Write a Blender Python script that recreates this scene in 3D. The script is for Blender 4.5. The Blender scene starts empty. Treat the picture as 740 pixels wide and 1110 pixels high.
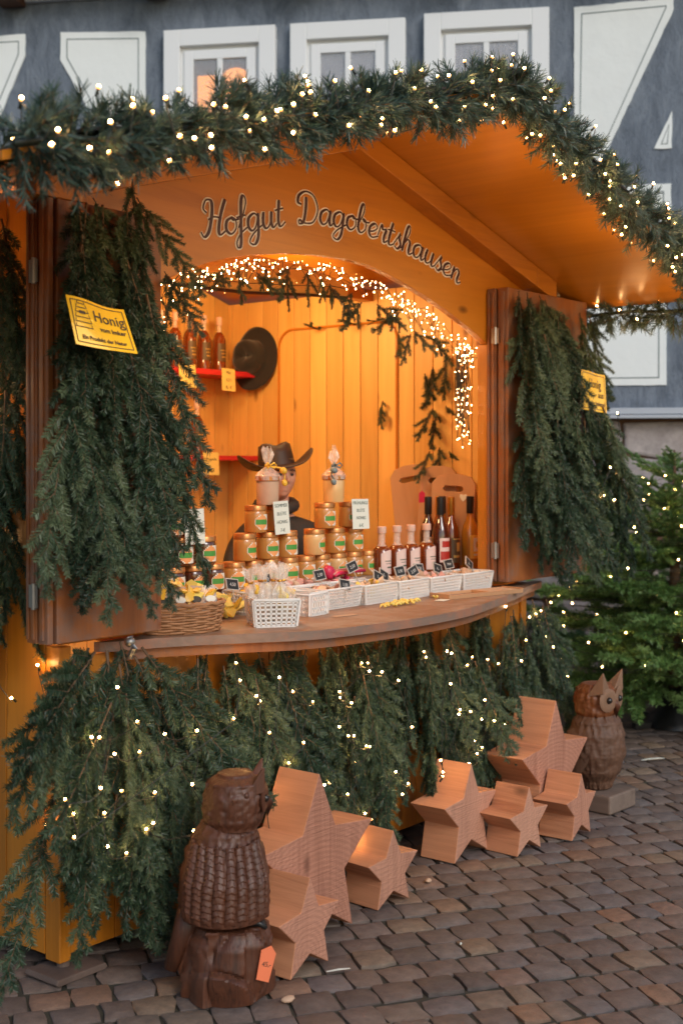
import bpy, bmesh, math, random
import numpy as np
from mathutils import Vector, Matrix, Euler
R = math.radians
random.seed(7); RNG = np.random.default_rng(7)
scene = bpy.context.scene
COL = scene.collection

# ------------------------------------------------------------------ frames of reference
P0 = Vector((-.901, 4.096, 0)); U = Vector((.628, .778, 0)).normalized(); N = Vector((.778, -.628, 0)).normalized()
HR = math.atan2(U.y, U.x)
def Lh(s, d, z): return P0 + U * s + N * d + Vector((0, 0, z))      # stall frame -> world

# ------------------------------------------------------------------ mesh builder
class MB:
    def __init__(self): self.v = []; self.f = []; self.m = []; self.a = []
    def add(self, verts, faces, mat=0, var=None, M=None):
        o = len(self.v)
        if var is None: var = random.random()
        for p in verts:
            p = Vector(p); self.v.append(M @ p if M else p)
        for i, fc in enumerate(faces):
            self.f.append([o + k for k in fc]); self.m.append(mat if isinstance(mat, int) else mat[i]); self.a.append(var)
    def box(self, x0, x1, y0, y1, z0, z1, mat=0, var=None, M=None):
        vs = [(x, y, z) for x in (x0, x1) for y in (y0, y1) for z in (z0, z1)]
        self.add(vs, [(0,1,3,2),(4,6,7,5),(0,4,5,1),(2,3,7,6),(0,2,6,4),(1,5,7,3)], mat, var, M)
    def prism(self, poly, y0, y1, mat=0, var=None, M=None):        # polygon in x,z extruded along y
        n = len(poly)
        vs = [(p[0], y0, p[1]) for p in poly] + [(p[0], y1, p[1]) for p in poly]
        fs = [tuple(range(n)), tuple(range(2*n-1, n-1, -1))] + [(i, i+n, (i+1) % n + n, (i+1) % n) for i in range(n)]
        self.add(vs, fs, mat, var, M)
    def lathe(self, prof, n=24, mat=0, var=None, M=None, cap=True, sx=1, sy=1):
        vs = []; fs = []; ms = []
        for r, z in prof:
            for k in range(n):
                a = 2*math.pi*k/n; vs.append((r*math.cos(a)*sx, r*math.sin(a)*sy, z))
        for i in range(len(prof)-1):
            for k in range(n):
                k2 = (k+1) % n; fs.append((i*n+k, i*n+k2, (i+1)*n+k2, (i+1)*n+k)); ms.append(mat if isinstance(mat, int) else mat[i])
        if cap:
            fs.append(tuple(range(n-1, -1, -1))); ms.append(mat if isinstance(mat, int) else mat[0])
            fs.append(tuple((len(prof)-1)*n+k for k in range(n))); ms.append(mat if isinstance(mat, int) else mat[-1])
        self.add(vs, fs, ms, var, M)
    def tube(self, pts, rad, n=6, mat=0, var=None, M=None, cap=True):
        pts = [Vector(p) for p in pts]; rs = rad if isinstance(rad, (list, tuple)) else [rad]*len(pts)
        vs = []; fs = []; ref = Vector((.13, .31, .94))
        for i, p in enumerate(pts):
            t = (pts[min(i+1, len(pts)-1)] - pts[max(i-1, 0)]).normalized()
            if abs(t.dot(ref)) > .97: ref = Vector((1, 0, 0))
            a = t.cross(ref).normalized(); b = t.cross(a)
            for k in range(n):
                an = 2*math.pi*k/n; vs.append(p + (a*math.cos(an) + b*math.sin(an))*rs[i])
        for i in range(len(pts)-1):
            for k in range(n):
                k2 = (k+1) % n; fs.append((i*n+k, i*n+k2, (i+1)*n+k2, (i+1)*n+k))
        if cap: fs.append(tuple(range(n-1, -1, -1))); fs.append(tuple((len(pts)-1)*n+k for k in range(n)))
        self.add(vs, fs, mat, var, M)
    def blob(self, c, r, seed=0, amp=.2, sub=2, mat=0, var=None, flat=(1,1,1), M=None):
        bm = bmesh.new(); bmesh.ops.create_icosphere(bm, subdivisions=sub, radius=1)
        rr = random.Random(seed); dirs = [(Vector((rr.uniform(-1,1), rr.uniform(-1,1), rr.uniform(-1,1))).normalized(), rr.uniform(-1,1)) for _ in range(9)]
        vs = []
        for v in bm.verts:
            k = 1 + sum(w*max(0, v.co.dot(dd))**3 for dd, w in dirs)*amp
            vs.append(Vector(c) + Vector((v.co.x*flat[0], v.co.y*flat[1], v.co.z*flat[2]))*r*k)
        self.add(vs, [[v.index for v in f.verts] for f in bm.faces], mat, var, M); bm.free()
    def build(self, name, mats, parent=None, smooth=False, bevel=0, solid=None):
        me = bpy.data.meshes.new(name); me.from_pydata([tuple(v) for v in self.v], [], self.f)
        if not isinstance(mats, (list, tuple)): mats = [mats]
        for m in mats: me.materials.append(m)
        me.polygons.foreach_set('material_index', self.m)
        at = me.attributes.new('var', 'FLOAT', 'FACE'); at.data.foreach_set('value', self.a)
        bm = bmesh.new(); bm.from_mesh(me); bmesh.ops.recalc_face_normals(bm, faces=bm.faces); bm.to_mesh(me); bm.free()
        if smooth:
            me.polygons.foreach_set('use_smooth', [True]*len(me.polygons))
            if smooth != 'full': me.set_sharp_from_angle(angle=R(smooth if smooth > 1 else 42))
        me.update(); o = bpy.data.objects.new(name, me); COL.objects.link(o)
        if parent: o.parent = parent
        if bevel:
            b = o.modifiers.new('bevel', 'BEVEL'); b.width = bevel; b.segments = 2; b.limit_method = 'ANGLE'; b.angle_limit = R(35)
        return o

def tag(o, label=None, cat=None, group=None, kind=None):
    if label: o['label'] = label
    if cat: o['category'] = cat
    if group: o['group'] = group
    if kind: o['kind'] = kind
    return o
def thing(name, label, cat, loc=(0,0,0), rz=0, group=None):
    o = bpy.data.objects.new(name, None); COL.objects.link(o); o.empty_display_size = .05
    o.location = loc; o.rotation_euler = (0, 0, rz); return tag(o, label, cat, group)
def dup(root, loc=None, rot=None, label=None, group=None):
    def cp(o, par):
        c = o.copy(); COL.objects.link(c); c.parent = par
        for ch in list(o.children): cp(ch, c)
        return c
    c = cp(root, None)
    if loc is not None: c.location = loc
    if rot is not None: c.rotation_euler = rot if isinstance(rot, (tuple, list)) else (0, 0, rot)
    if label: c['label'] = label
    if group: c['group'] = group
    return c

# ------------------------------------------------------------------ materials
def newmat(name):
    m = bpy.data.materials.new(name); m.use_nodes = True; nt = m.node_tree; b = nt.nodes['Principled BSDF']
    return m, nt, b
def nd(nt, t, **kw):
    n = nt.nodes.new(t)
    for k, v in kw.items():
        if hasattr(n, k): setattr(n, k, v)
        else: n.inputs[k].default_value = v
    return n
def mixc(nt, a, b, fac, mode='MIX'):
    n = nt.nodes.new('ShaderNodeMix'); n.data_type = 'RGBA'; n.blend_type = mode
    for sock, val in ((n.inputs[6], a), (n.inputs[7], b), (n.inputs[0], fac)):
        if hasattr(val, 'node') or isinstance(val, bpy.types.NodeSocket): nt.links.new(val, sock)
        elif isinstance(val, (tuple, list)): sock.default_value = (*val[:3], 1)
        else: sock.default_value = val
    return n.outputs[2]
def mth(nt, op, a, b=0, c=0):
    n = nt.nodes.new('ShaderNodeMath'); n.operation = op
    for i, v in enumerate((a, b, c)):
        if isinstance(v, bpy.types.NodeSocket): nt.links.new(v, n.inputs[i])
        elif i < len(n.inputs): n.inputs[i].default_value = v
    return n.outputs[0]
def ramp(nt, fac, stops):
    n = nt.nodes.new('ShaderNodeValToRGB'); nt.links.new(fac, n.inputs[0]); e = n.color_ramp.elements
    while len(e) < len(stops): e.new(.5)
    for i, (p, c) in enumerate(stops):
        e[i].position = p; e[i].color = (*c, 1) if isinstance(c, (tuple, list)) else (c, c, c, 1)
    return n.outputs[0]
def coords(nt, scale=(1,1,1), kind='Object', useVar=0, rot=(0,0,0)):
    tc = nt.nodes.new('ShaderNodeTexCoord'); mp = nt.nodes.new('ShaderNodeMapping'); mp.inputs['Scale'].default_value = scale; mp.inputs['Rotation'].default_value = rot
    v = tc.outputs[kind]
    if useVar:
        at = nd(nt, 'ShaderNodeAttribute', attribute_name='var'); ad = nt.nodes.new('ShaderNodeVectorMath'); ad.operation = 'MULTIPLY_ADD'
        nt.links.new(at.outputs['Fac'], ad.inputs[0]); ad.inputs[1].default_value = (useVar,)*3; nt.links.new(v, ad.inputs[2]); v = ad.outputs[0]
    nt.links.new(v, mp.inputs[0]); return mp.outputs[0]
def noise(nt, vec, scale, detail=4, rough=.6, dist=0):
    n = nd(nt, 'ShaderNodeTexNoise'); n.inputs['Scale'].default_value = scale; n.inputs['Detail'].default_value = detail
    n.inputs['Roughness'].default_value = rough; n.inputs['Distortion'].default_value = dist; nt.links.new(vec, n.inputs['Vector']); return n.outputs['Fac']
def bump(nt, b, h, strength=.3, dist=.01):
    n = nt.nodes.new('ShaderNodeBump'); n.inputs['Strength'].default_value = strength; n.inputs['Distance'].default_value = dist
    nt.links.new(h, n.inputs['Height']); nt.links.new(n.outputs[0], b.inputs['Normal'])
def plain(name, col, rough=.6, metal=0, vary=.2, nscale=30, bumpy=0, coat=0, trans=0, sheen=0, alpha=1, emis=None, es=0, objrand=0, spec=.5):
    m, nt, b = newmat(name); vec = coords(nt)
    n = noise(nt, vec, nscale); at = nd(nt, 'ShaderNodeAttribute', attribute_name='var')
    f = mth(nt, 'MULTIPLY_ADD', mth(nt, 'ADD', n, at.outputs['Fac']), vary, 1 - vary)
    if objrand:
        oi = nt.nodes.new('ShaderNodeObjectInfo'); f = mth(nt, 'MULTIPLY', f, mth(nt, 'MULTIPLY_ADD', oi.outputs['Random'], objrand, 1-objrand/2))
    c = mixc(nt, (0,0,0), col, f)
    nt.links.new(c, b.inputs['Base Color'])
    b.inputs['Roughness'].default_value = rough; b.inputs['Metallic'].default_value = metal; b.inputs['Coat Weight'].default_value = coat
    b.inputs['Specular IOR Level'].default_value = spec
    b.inputs['Transmission Weight'].default_value = trans; b.inputs['Sheen Weight'].default_value = sheen; b.inputs['Alpha'].default_value = alpha
    if emis: b.inputs['Emission Color'].default_value = (*emis, 1); b.inputs['Emission Strength'].default_value = es
    if bumpy: bump(nt, b, n, bumpy, .01)
    return m
def wood(name, light, dark, axis='Z', knots=True, rough=.45, bmp=.15, vary=.25, grain=1., rings=False, coat=0, wear=None, knotcol=None, sawn=0):
    m, nt, b = newmat(name); i = 'XYZ'.index(axis)
    sc = [22*grain]*3; sc[i] = 1.1*grain
    v = coords(nt, tuple(sc), useVar=7.3)
    n1 = noise(nt, v, 1, 5, .65, 1.2)
    sc2 = [3.]*3; sc2[i] = .45
    n2 = noise(nt, coords(nt, tuple(sc2), useVar=3.1), 1, 3, .5, .5)
    fac = mth(nt, 'MULTIPLY_ADD', n2, .62, mth(nt, 'MULTIPLY', n1, .5))
    c = ramp(nt, fac, [(.32, dark), (.5, tuple((a*.65+b_*.35) for a, b_ in zip(light, dark))), (.68, light)])
    at = nd(nt, 'ShaderNodeAttribute', attribute_name='var')
    c = mixc(nt, c, (0,0,0), mth(nt, 'MULTIPLY', at.outputs['Fac'], vary))
    if knots:
        s3 = [7.]*3; s3[i] = 3.2
        vo = nd(nt, 'ShaderNodeTexVoronoi', Scale=1.); nt.links.new(coords(nt, tuple(s3), useVar=5.7), vo.inputs['Vector'])
        vo.inputs['Randomness'].default_value = 1
        k = ramp(nt, vo.outputs['Distance'], [(.07, 1.), (.17, 0.)])
        sep = nt.nodes.new('ShaderNodeSeparateColor'); nt.links.new(vo.outputs['Color'], sep.inputs[0])
        k = mth(nt, 'MULTIPLY', k, mth(nt, 'GREATER_THAN', sep.outputs[0], .3))
        c = mixc(nt, c, knotcol or tuple(x*.35 for x in dark), mth(nt, 'MULTIPLY', k, .85))
    if rings:
        wv = nd(nt, 'ShaderNodeTexWave', Scale=17., Distortion=3.); wv.wave_type = 'RINGS'; wv.rings_direction = 'Y'; wv.inputs['Detail'].default_value = 3
        oi = nt.nodes.new('ShaderNodeObjectInfo'); ad = nt.nodes.new('ShaderNodeVectorMath'); ad.operation = 'MULTIPLY_ADD'; tc = nt.nodes.new('ShaderNodeTexCoord')
        nt.links.new(oi.outputs['Random'], ad.inputs[0]); ad.inputs[1].default_value = (.16, 0, -.5); nt.links.new(tc.outputs['Object'], ad.inputs[2]); nt.links.new(ad.outputs[0], wv.inputs['Vector'])
        c = mixc(nt, c, tuple(x*.5 for x in dark), mth(nt, 'MULTIPLY', wv.outputs['Fac'], .20))
        c = mixc(nt, c, (.75, .45, .3), mth(nt, 'MULTIPLY', oi.outputs['Random'], .35))
    if wear:
        w = noise(nt, coords(nt, (4,4,4)), 1.5, 5, .7)
        wf = ramp(nt, w, [(.45, 0.), (.6, 1.)])
        c = mixc(nt, c, wear, mth(nt, 'MULTIPLY', wf, .8))
    nt.links.new(c, b.inputs['Base Color']); b.inputs['Roughness'].default_value = rough; b.inputs['Coat Weight'].default_value = coat
    b.inputs['Coat Roughness'].default_value = .25
    h = fac
    if sawn:
        wv = noise(nt, coords(nt, (5, 5, 120), rot=(0, .12, 0)), 1, 3, .6, .9); wv2 = noise(nt, coords(nt, (1, 1, 1)), 5, 3, .6)
        h = mth(nt, 'MULTIPLY_ADD', mth(nt, 'MULTIPLY', wv, wv2), 1.6, fac)
    bump(nt, b, h, bmp, .006)
    return m
def foliage(name, c1, c2, c3, rough=.42, trans=.14):
    m, nt, b = newmat(name)
    at = nd(nt, 'ShaderNodeAttribute', attribute_name='var'); oi = nt.nodes.new('ShaderNodeObjectInfo')
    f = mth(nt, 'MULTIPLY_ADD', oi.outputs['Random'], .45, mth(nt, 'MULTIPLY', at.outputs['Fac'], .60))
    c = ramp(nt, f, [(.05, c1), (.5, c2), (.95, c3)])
    nt.links.new(c, b.inputs['Base Color']); b.inputs['Roughness'].default_value = rough
    tr = nt.nodes.new('ShaderNodeBsdfTranslucent'); nt.links.new(c, tr.inputs[0])
    mx = nt.nodes.new('ShaderNodeMixShader'); mx.inputs[0].default_value = trans
    nt.links.new(b.outputs[0], mx.inputs[1]); nt.links.new(tr.outputs[0], mx.inputs[2])
    nt.links.new(mx.outputs[0], nt.nodes['Material Output'].inputs[0]); return m
def glow(name, col, s):
    m, nt, b = newmat(name); b.inputs['Base Color'].default_value = (*col, 1)
    b.inputs['Emission Color'].default_value = (*col, 1); b.inputs['Emission Strength'].default_value = s; return m
def film(name, col=(1,1,1), a=.3):
    m, nt, b = newmat(name); b.inputs['Base Color'].default_value = (*col, 1); b.inputs['Roughness'].default_value = .12; b.inputs['Specular IOR Level'].default_value = .9
    tr = nt.nodes.new('ShaderNodeBsdfTransparent'); mx = nt.nodes.new('ShaderNodeMixShader')
    n = noise(nt, coords(nt), 60, 3, .7); nt.links.new(mth(nt, 'MULTIPLY_ADD', n, a*1.2, a*.3), mx.inputs[0])
    nt.links.new(tr.outputs[0], mx.inputs[1]); nt.links.new(b.outputs[0], mx.inputs[2]); nt.links.new(mx.outputs[0], nt.nodes['Material Output'].inputs[0])
    bump(nt, b, n, .5, .01); return m

OR_L, OR_D = (.66, .235, .016), (.36, .10, .005)
M = {}
M['orange_v'] = wood('orange_lacquered_pine_upright', OR_L, OR_D, 'Z', coat=.25, rough=.4)
M['orange_h'] = wood('orange_lacquered_pine_lying', OR_L, OR_D, 'X', coat=.12, rough=.45, grain=.7)
M['orange_y'] = wood('orange_lacquered_pine_deep', OR_L, OR_D, 'Y', coat=.3, rough=.32, grain=.6, knots=False)
M['inner'] = wood('honey_pine_boards', (.93, .56, .16), (.64, .29, .05), 'Z', rough=.5, grain=.8, vary=.22, knotcol=(.24, .07, .012), bmp=.1)
M['shutter'] = wood('red_brown_shutter_wood', (.37, .12, .028), (.16, .044, .012), 'Z', knots=False, rough=.55, wear=(.21, .115, .08), coat=.05)
M['counter'] = wood('worn_grey_brown_board', (.34, .19, .11), (.15, .075, .045), 'X', knots=False, rough=.55, wear=(.36, .27, .21), grain=.8, bmp=.35)
M['edge'] = wood('chipped_counter_edge', (.30, .20, .15), (.12, .06, .04), 'X', knots=False, rough=.7, wear=(.38, .16, .09), bmp=.4)
M['star'] = wood('raw_reddish_star_wood', (.66, .33, .2), (.43, .18, .1), 'Z', knots=True, rough=.75, grain=1.1, bmp=.35, vary=.12, sawn=14, knotcol=(.12, .05, .03))
M['star_end'] = wood('sawn_star_face', (.55, .255, .165), (.24, .085, .05), 'Z', knots=True, rings=True, rough=.85, grain=1.1, bmp=1., vary=.1, knotcol=(.16, .06, .035), sawn=30)
M['owl'] = wood('dark_stained_carving', (.150, .047, .020), (.020, .008, .005), 'Z', knots=False, rough=.5, grain=2.2, bmp=1., vary=.25, coat=.1)
M['owl_bare'] = wood('weathered_brown_carving', (.18, .088, .05), (.065, .03, .017), 'Z', knots=False, rough=.6, grain=1.5, bmp=.6, vary=.4)
M['owl_orange'] = wood('orange_brown_carving', (.27, .088, .026), (.09, .028, .01), 'Z', knots=False, rough=.5, grain=1.3, bmp=.5, vary=.4)
M['owl_face'] = wood('pale_owl_face', (.30, .17, .10), (.13, .06, .035), 'Z', knots=False, rough=.6, grain=2, bmp=.4)
M['base_grey'] = wood('grey_plinth_wood', (.26, .19, .15), (.12, .08, .06), 'X', knots=False, rough=.7, grain=1, bmp=.5)
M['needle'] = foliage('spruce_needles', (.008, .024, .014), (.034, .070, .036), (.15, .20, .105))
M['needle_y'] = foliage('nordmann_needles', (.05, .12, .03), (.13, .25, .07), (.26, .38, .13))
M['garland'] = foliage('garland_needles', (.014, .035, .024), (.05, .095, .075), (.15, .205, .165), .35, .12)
M['bark'] = plain('twig_bark', (.13, .075, .04), .8, nscale=80, vary=.35)
M['cable'] = plain('dark_cable', (.03, .03, .025), .5)
M['bulb'] = glow('lit_warm_bulb', (1, .56, .22), 90)
M['bulb_body'] = glow('glowing_bulb_body', (1, .46, .12), 2.6)
M['bulb_s'] = glow('lit_small_bulb', (1, .60, .28), 34)
M['black'] = plain('black_plastic', (.015, .015, .015), .35)
M['socket'] = plain('dark_green_socket', (.012, .02, .012), .5)
M['steel'] = plain('dull_steel', (.4, .38, .36), .4, metal=.9, vary=.3)
M['rust'] = plain('rusty_plate', (.16, .11, .09), .8, vary=.5, nscale=20, bumpy=.4)
M['white'] = plain('white_plastic', (.82, .80, .77), .4, vary=.05)
M['paper'] = plain('greenish_white_paper', (.74, .78, .70), .8, vary=.06)
M['ypaper'] = plain('yellow_paper', (.80, .62, .18), .8, vary=.08)
M['sign_y'] = plain('glossy_yellow_sign', (.85, .52, .03), .22, vary=.08, coat=.5)
M['ink'] = plain('dark_ink', (.05, .035, .02), .6, vary=.1)
M['inkg'] = plain('pen_ink', (.10, .14, .12), .7, vary=.1)
M['letter'] = plain('maroon_lettering', (.045, .008, .012), .45, vary=.1)
M['outline'] = plain('white_letter_outline', (.95, .88, .80), .5, vary=.08)
M['red'] = plain('red_shelf_paint', (.55, .02, .03), .35, vary=.1)
M['felt'] = plain('black_felt', (.014, .012, .012), .85, vary=.3, sheen=.3)
M['felt_b'] = plain('brown_leather_hat', (.035, .018, .012), .55, vary=.35)
M['band'] = plain('hat_band', (.05, .03, .02), .4)
M['skin'] = plain('skin', (.62, .33, .23), .5, vary=.1, nscale=12)
M['jacket'] = plain('dark_jacket_cloth', (.03, .026, .022), .8, vary=.3, nscale=60, bumpy=.3)
M['hair'] = plain('grey_hair', (.12, .10, .09), .7, vary=.3)
M['eye'] = plain('dark_eye', (.02, .015, .012), .2)
M['honey_d'] = plain('dark_forest_honey', (.085, .022, .008), .18, vary=.15, coat=1, nscale=8)
M['honey_c'] = plain('creamy_honey', (.55, .24, .055), .28, vary=.1, coat=.8, nscale=8)
M['honey_p'] = plain('pale_creamy_honey', (.74, .46, .19), .28, vary=.08, coat=.8, nscale=8)
M['lid'] = plain('copper_gold_lid', (.52, .22, .07), .34, metal=.65, vary=.1)
M['lab_w'] = plain('label_white', (.80, .78, .68), .5, vary=.04)
M['lab_g'] = plain('label_green', (.07, .30, .05), .5, vary=.05)
M['lab_o'] = plain('label_orange', (.80, .34, .12), .5, vary=.1)
M['lab_k'] = plain('label_dark_print', (.05, .09, .05), .5, vary=.1)
M['lab_p'] = plain('label_pink', (.78, .58, .52), .6, vary=.05)
M['lab_r'] = plain('label_red', (.45, .03, .02), .5, vary=.2, nscale=90)
M['lab_y'] = plain('label_yellow', (.85, .52, .08), .5, vary=.1)
M['lab_b'] = plain('label_brown', (.10, .06, .025), .5, vary=.2)
M['lab_gold'] = plain('gold_print', (.62, .42, .12), .35, metal=.4)
M['liq_amber'] = plain('amber_spirit', (.17, .032, .006), .08, vary=.15, coat=1, nscale=4)
M['liq_red'] = plain('dark_red_wine', (.055, .012, .008), .08, vary=.15, coat=1, nscale=4)
M['liq_gold'] = plain('golden_mead', (.60, .25, .03), .08, vary=.15, coat=1, nscale=4)
M['clear'] = film('clear_neck_glass', (.95, .8, .7), .4)
M['cello'] = film('cellophane', (1, .93, .85), .38)
M['cork'] = plain('pale_wooden_stopper', (.72, .48, .38), .6)
M['goldcap'] = plain('gold_foil', (.62, .30, .05), .3, metal=.8)
M['wicker'] = plain('wicker', (.42, .20, .09), .6, vary=.4, nscale=40)
M['yellow'] = plain('yellow_wrap', (.85, .50, .05), .35, vary=.25, nscale=40)
M['lemon'] = plain('pale_yellow_ribbon', (.85, .66, .16), .4, vary=.2)
M['cream'] = plain('cream_sweets', (.72, .52, .36), .45, vary=.3, nscale=40)
M['pinkw'] = plain('rose_sweets', (.72, .40, .34), .4, vary=.3, nscale=40)
M['kraft'] = plain('pale_brown_paper_bag', (.55, .36, .24), .7, vary=.2)
M['pinkc'] = plain('crimson_wrap', (.60, .03, .10), .35, vary=.2)
M['chalk'] = plain('chalkboard', (.02, .022, .024), .6)
M['frame_w'] = plain('pale_little_frame', (.55, .50, .44), .6)
M['chalkw'] = plain('chalk_writing', (.75, .75, .72), .9)
M['tagorange'] = plain('orange_paper_tag', (.85, .20, .08), .6, vary=.08)
M['rib_blue'] = plain('grey_blue_ribbon', (.16, .22, .24), .4)
M['board'] = wood('pale_cutting_board', (.62, .34, .17), (.44, .22, .10), 'Z', knots=False, rough=.6, grain=.8)
M['slate'] = plain('dark_roof_shingle', (.035, .03, .03), .75, vary=.4, bumpy=.4)
M['plaster'] = plain('white_render', (.84, .88, .87), .9, vary=.12, nscale=5, bumpy=.8)
M['wframe'] = plain('white_window_paint', (.82, .84, .85), .45, vary=.03)
M['line'] = plain('dark_trim_line', (.20, .24, .25), .8)
M['ledge'] = plain('pale_grey_ledge', (.45, .49, .55), .6, vary=.1)
M['glass'] = film('window_glass', (.6, .65, .7), .35)
M['curtain'] = plain('net_curtain', (.42, .38, .42), .9, vary=.1, nscale=15)
M['room'] = glow('warm_lit_room', (1, .50, .26), .55)
M['lampsh'] = glow('lit_lampshade', (1, .38, .06), 1.1)
M['lampdark'] = plain('dim_room', (.18, .10, .08), .8)
def timber():
    m, nt, b = newmat('blue_grey_painted_timber')
    n = noise(nt, coords(nt, (3, 3, 1.2)), 3, 6, .65, .6); n2 = noise(nt, coords(nt, (9, 9, 3)), 6, 5, .7, .8)
    c = ramp(nt, n, [(.32, (.105, .13, .17)), (.5, (.16, .195, .245)), (.68, (.22, .26, .315))])
    c = mixc(nt, c, (.07, .09, .12), ramp(nt, n2, [(.32, .6), (.42, 0.)]))
    nt.links.new(c, b.inputs['Base Color']); b.inputs['Roughness'].default_value = .7; bump(nt, b, mth(nt, 'ADD', n, n2), .6, .03); return m
M['timber'] = timber()
def stonemat(name, cols, nsc, rough=.85, b_=.6, moss=None):
    m, nt, b = newmat(name); at = nd(nt, 'ShaderNodeAttribute', attribute_name='var')
    c = ramp(nt, at.outputs['Fac'], cols)
    n = noise(nt, coords(nt), nsc, 6, .7); c = mixc(nt, c, (0,0,0), ramp(nt, n, [(.3, .45), (.7, 0.)]))
    n2 = noise(nt, coords(nt), nsc*.16, 3, .6); c = mixc(nt, c, (.16, .10, .065), ramp(nt, n2, [(.5, 0.), (.75, .45)]))
    nt.links.new(c, b.inputs['Base Color']); b.inputs['Roughness'].default_value = rough; bump(nt, b, n, b_, .012)
    return m, nt, b
M['sett'], nt_, b_ = stonemat('paving_stone', [(0, (.14, .11, .098)), (.25, (.19, .145, .125)), (.45, (.235, .175, .145)), (.6, (.185, .165, .165)), (.74, (.28, .205, .145)), (.88, (.31, .18, .12)), (1, (.26, .20, .175))], 26, .6, .5)
M['joint'] = plain('dark_mossy_joint', (.05, .047, .033), .95, vary=.5, nscale=14, bumpy=.6)
M['rubble'], nt_, b_ = stonemat('pinkish_rubble_stone', [(0, (.30, .23, .22)), (.4, (.52, .47, .46)), (.7, (.36, .33, .36)), (1, (.60, .50, .45))], 9, .9, .8)
M['mortar'] = plain('reddish_mortar', (.19, .11, .075), .95, vary=.3, nscale=20, bumpy=.5)
M['bark_slab'] = plain('pale_straw_weave', (.80, .52, .14), .7, vary=.35, nscale=70, bumpy=.8)
M['dark_wood'] = plain('dark_bark_edge', (.09, .035, .015), .8, vary=.3, bumpy=.5)

# ------------------------------------------------------------------ conifer branches
def unit(a): return a/np.maximum(np.linalg.norm(a, axis=-1, keepdims=True), 1e-9)
def needle_mesh(name, samples, stems, mats, nl=.02, nw=.003, ang=50, flat=.6, flatn=(0,1,0)):
    """samples: list of (pos, dir, var, lengthscale)"""
    P = np.array([s[0] for s in samples]); D = unit(np.array([s[1] for s in samples])); V = np.array([s[2] for s in samples]); S = np.array([s[3] for s in samples])
    n = len(P); rnd = RNG.normal(size=(n, 3)); fn = np.array(flatn, float)
    rnd -= (rnd @ fn)[:, None]*fn*flat
    perp = unit(rnd - (rnd*D).sum(1)[:, None]*D); a = np.radians(ang + RNG.normal(size=n)*10)[:, None]
    nd_ = D*np.cos(a) + perp*np.sin(a); wv = unit(np.cross(nd_, RNG.normal(size=(n, 3))))*nw/2
    ln = (nl*S*RNG.uniform(.75, 1.15, n))[:, None]
    tip = P + nd_*ln; tipw = wv*.35
    verts = np.stack([P-wv, P+wv, tip+tipw, tip-tipw], 1).reshape(-1, 3)
    sv = []; sf = []; base = len(verts)
    for pts, rs in stems:
        mb = MB(); mb.tube(pts, rs, 5); sf += [[k+base+len(sv) for k in f] for f in mb.f]; sv += [tuple(v) for v in mb.v]
    me = bpy.data.meshes.new(name)
    allv = np.concatenate([verts, np.array(sv).reshape(-1, 3)]) if sv else verts
    me.vertices.add(len(allv)); me.vertices.foreach_set('co', allv.ravel())
    loops = list(range(4*n)) + [k for f in sf for k in f]; tot = np.concatenate([np.full(n, 4), np.array([len(f) for f in sf], int)]) if sf else np.full(n, 4)
    st = np.concatenate([[0], np.cumsum(tot)[:-1]])
    me.loops.add(len(loops)); me.loops.foreach_set('vertex_index', loops)
    me.polygons.add(len(tot)); me.polygons.foreach_set('loop_start', st); 
    for m in mats: me.materials.append(m)
    me.polygons.foreach_set('material_index', np.concatenate([np.zeros(n, int), np.ones(len(sf), int)]))
    me.update(calc_edges=True)
    at = me.attributes.new('var', 'FLOAT', 'FACE'); at.data.foreach_set('value', np.concatenate([np.clip(V + RNG.normal(size=n)*.08, 0, 1), np.full(len(sf), .5)]))
    me.validate(); return me
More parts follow.
